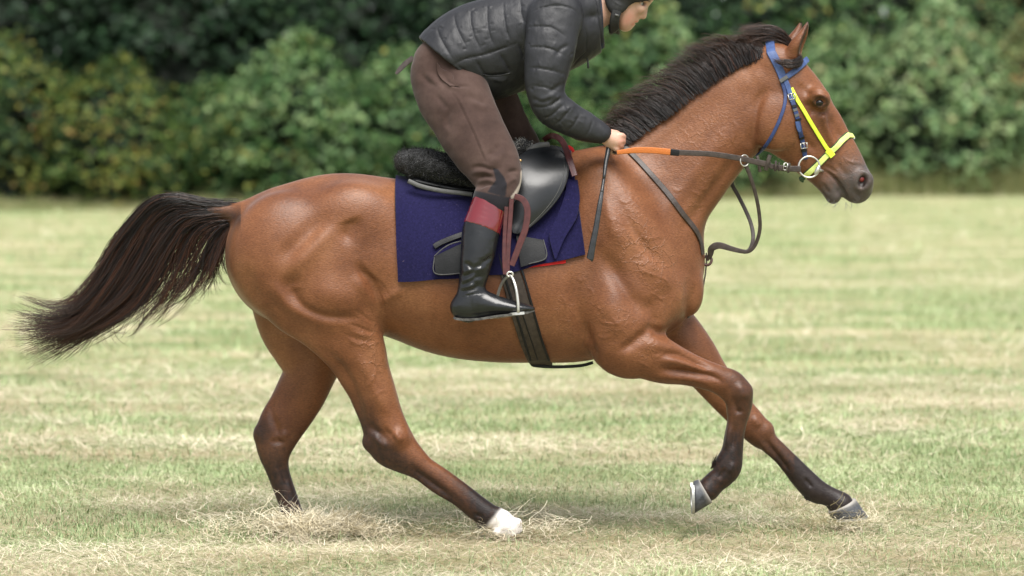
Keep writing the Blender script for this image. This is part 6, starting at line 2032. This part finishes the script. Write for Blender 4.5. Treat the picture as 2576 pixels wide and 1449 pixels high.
rel = [(-.004, 2.4, TR_[0]), (.003, 4, [(a + 5, b_ - 1) for a, b_ in TR_[0]])]
rel += [(-.008, 5, Zq(l)) for l in ([(690, 1215), (760, 1195), (830, 1210)], [(700, 1285), (770, 1250), (850, 1260)], [(640, 1150), (720, 1130), (800, 1150), (900, 1130)], [(900, 1180), (950, 1160), (1000, 1165)])]
rel += [(.006, 6, Zq(l)) for l in ([(690, 1245), (760, 1225), (840, 1235)], [(650, 1185), (730, 1165), (820, 1180)], [(860, 1300), (930, 1230), (990, 1210)])]
rel += [(-.006, 8, Zq(l)) for l in ([(430, 420), (440, 520), (500, 590)], [(300, 480), (380, 560), (480, 600)], [(620, 620), (700, 680), (780, 700)], [(560, 700), (500, 800), (520, 900)], [(880, 960), (820, 1030), (760, 1060)], [(400, 620), (470, 700), (520, 760)])]
rel += [(.006, 9, Zq(l)) for l in ([(360, 480), (420, 560), (500, 620)], [(640, 650), (730, 720), (800, 740)], [(900, 1000), (850, 1080), (790, 1110)])]
rel += [(.006, 6, Zq([(445, 470), (470, 540), (540, 590), (640, 600)])), (-.008, 4, Zq([(470, 480), (500, 550), (570, 585), (680, 580)]))]


def inpoly(P, poly, soft=1.5):
    poly = np.array(poly); x, y = P[:, 0], P[:, 1]
    ins = np.zeros(len(P), bool)
    for (x0, y0), (x1, y1) in zip(poly, np.roll(poly, -1, 0)):
        c = (y0 > y) != (y1 > y)
        ins ^= c & (x < (x1 - x0) * (y - y0) / (y1 - y0 + 1e-9) + x0)
    d, _ = pdist(P, np.vstack((poly, poly[:1])))
    return np.clip(.5 + np.where(ins, d, -d) / (2 * soft), 0, 1)


def trou_paint(V, px):
    nearm = V[:, 1] < 0
    x, y = px[:, 0], px[:, 1]
    edge = 480 + (x - 1195) * .19
    blk = np.clip((y - edge) / 3 + .5, 0, 1)
    blk = np.maximum(blk, inpoly(px, Zq([(812, 1142), (845, 1148), (890, 1205), (908, 1250), (898, 1335), (860, 1330), (775, 1305), (800, 1265), (832, 1225), (822, 1180)])) * nearm)
    lt = np.clip(stroke(px, Zq([(1012, 1170), (1006, 1240), (975, 1300), (945, 1340)]), 5.5, False) * 2.4 - .9, 0, 1) * nearm
    return np.stack((blk, lt, 0 * x), 1)


trou, TV = tint_mesh('trousers', S, m_trou, person, relief=rel, paint=trou_paint, nz=(.003, 11))
bpy.context.view_layer.update()
patch('pocket_flap', Zq([(432, 425), (438, 490), (470, 545), (520, 585)]), Zq([(470, 470), (540, 505), (548, 545), (590, 590)]), .003, m_trou, trou, [trou], .004, n=8, m=12, blur=1)
strap('belt_end', [(1040, 145, -.03), (1022, 158, -.04), (1008, 172, -.045), (996, 186, -.05)], [.020, .020, .020, .019, .010], .003, m_brown, trou)

# --- boots
m_boot = simple_mat('black_boot_leather', (.0045, .005, .006), (.010, .011, .013), .26, 22, .35, 45, spec=.5, bdist=.004)
m_patent = simple_mat('red_patent_leather', (.105, .003, .008), (.145, .005, .011), .10, 10, .10, 24, spec=.6, coat=.8)
m_sole = simple_mat('boot_sole', (.03, .028, .026), (.12, .115, .105), .7, 60)
for s in (-1, 1):
    f = -s
    S = Sculpt((at(1120, 0)[0], -.45 if s < 0 else .24, at(0, 830)[2]), (at(1370, 0)[0], -.24 if s < 0 else .45, at(0, 480)[2]), .005)
    S.tube([(1193, 500, 1278, 522, s * .305, .052, .052), (1166, 562, 1257, 590, s * .330, .056, .055), (1159, 630, 1246, 640, s * .348, .055, .052), (1156, 682, 1230, 690, s * .357, .048, .045),
            (1153, 722, 1220, 718, s * .363, .042, .04), (1146, 760, 1222, 752, s * .366, .038, .040), (1148, 785, 1205, 780, s * .366, .036, .038)], k=.02)
    S.tube([(1160, 745, 1160, 801, s * .366, .035, .037), (1205, 730, 1205, 802, s * .368, .039, .041), (1250, 744, 1250, 793, s * .370, .043, .046), (1295, 757, 1295, 789, s * .372, .042, .045),
            (1326, 766, 1328, 785, s * .372, .033, .035), (1341, 771, 1342, 781, s * .372, .02, .02)], k=.02)
    rel = []
    if s < 0:
        rel = [(-.007, 5, l) for l in ([(1160, 700), (1180, 690), (1200, 672), (1232, 662)], [(1158, 722), (1175, 712), (1195, 700), (1226, 690)], [(1155, 738), (1172, 730), (1190, 726), (1214, 712)], [(1240, 640), (1225, 655), (1205, 662)], [(1165, 660), (1180, 668), (1190, 680)])]
        rel += [(.006, 7, l) for l in ([(1162, 690), (1190, 678), (1228, 674)], [(1160, 712), (1184, 702), (1212, 702)], [(1160, 730), (1180, 722), (1200, 716)])]
        rel += [(-.003, 1.8, l) for l in ([(1185, 745), (1187, 770), (1192, 796)], [(1150, 752), (1175, 744), (1200, 738), (1222, 736)], [(1143, 790), (1190, 793), (1240, 786), (1300, 783)])]
    bt, _ = tint_mesh('boot', S, m_boot, person, relief=rel, nz=(.0012, 20))
    S = Sculpt((at(1130, 0)[0], -.42 if s < 0 else .22, at(0, 610)[2]), (at(1300, 0)[0], -.22 if s < 0 else .42, at(0, 480)[2]), .0045)
    S.tube([(1192, 497, 1280, 519, s * .304, .0555, .0555), (1178, 528, 1268, 555, s * .317, .0575, .057), (1164, 562, 1259, 591, s * .330, .059, .058)], k=.01, n=3)
    # square off the ends of the cuff
    a0, a1 = at(1236, 508, s * .305), at(1211, 576, s * .33)
    ax0 = (a1 - a0) / np.linalg.norm(a1 - a0)
    for c0, sg in ((a0, -1), (a1, 1)):
        d = ((S.ax[0][:, None, None] - c0[0]) * ax0[0] + (S.ax[1][None, :, None] - c0[1]) * ax0[1] + (S.ax[2][None, None, :] - c0[2]) * ax0[2]) * sg
        S.F = np.maximum(S.F, d.astype(np.float32))
    tint_mesh('boot_cuff', S, m_patent, bt, relief=[(.0015, 2, [(1168, 556), (1210, 570), (1258, 585)])] if s < 0 else [], nz=(.0012, 14))
    g = np.array([[at(x_, y_, s * .368) + np.array((0, w, 0)) for w in np.linspace(-hw, hw, 6)] for x_, y_, hw in ((1140, 797, .022), (1146, 800, .032), (1165, 802, .037), (1204, 801, .040), (1250, 793, .046), (1295, 788, .045), (1328, 784, .032), (1345, 779, .014))])
    sheet('sole', g - np.array((0, 0, .005)), .008, m_sole, bt, nrm=np.array((0, 0, 1.0)))

# --- helmet with chin harness
m_helm = simple_mat('black_helmet_cover', (.008, .008, .009), (.016, .016, .018), .6, 120, .4, 500)
S = Sculpt((at(1480, 0)[0], -.16, at(0, 60)[2]), (at(1680, 0)[0], .16, at(0, -150)[2]), .005)
S.ell(at(1580, -52, 0), (.140, .112, .115), ang=R(-28), k=.02)
S.ell(at(1640, -22, 0), (.06, .10, .012), ang=R(-25), k=.015)
for s in (-1, 1):
    S.ell(at(1552, 0, s * .068), (.047, .016, .052), ang=R(20), k=.02)
    S.ell(at(1548, 22, s * .068), (.020, .012, .022), ang=R(20), k=.02)
S.ell(at(1602, 12, 0), (.085, .066, .085), ang=R(-30), k=.004, sub=True)
tint_mesh('helmet', S, m_helm, person, relief=[(.002, 2, [(1535, -5), (1555, 10), (1572, 16)])])
strap('chin_strap', [(1552, 26, -.082), (1547, 45, -.080), (1545, 62, -.068), (1546, 77, -.045)], [.036, .038, .036, .030], .010, m_helm, person, mirror='end', mid=at(1548, 80, 0), midn=np.array((-.4, 0, -.9)))
V, F = tube_mesh(np.array([at(1547, 37, -.092), at(1557, 40, -.090)]), [.0045, .0045], 8); add_mesh('strap_buckle', V, F, m_grey, person)
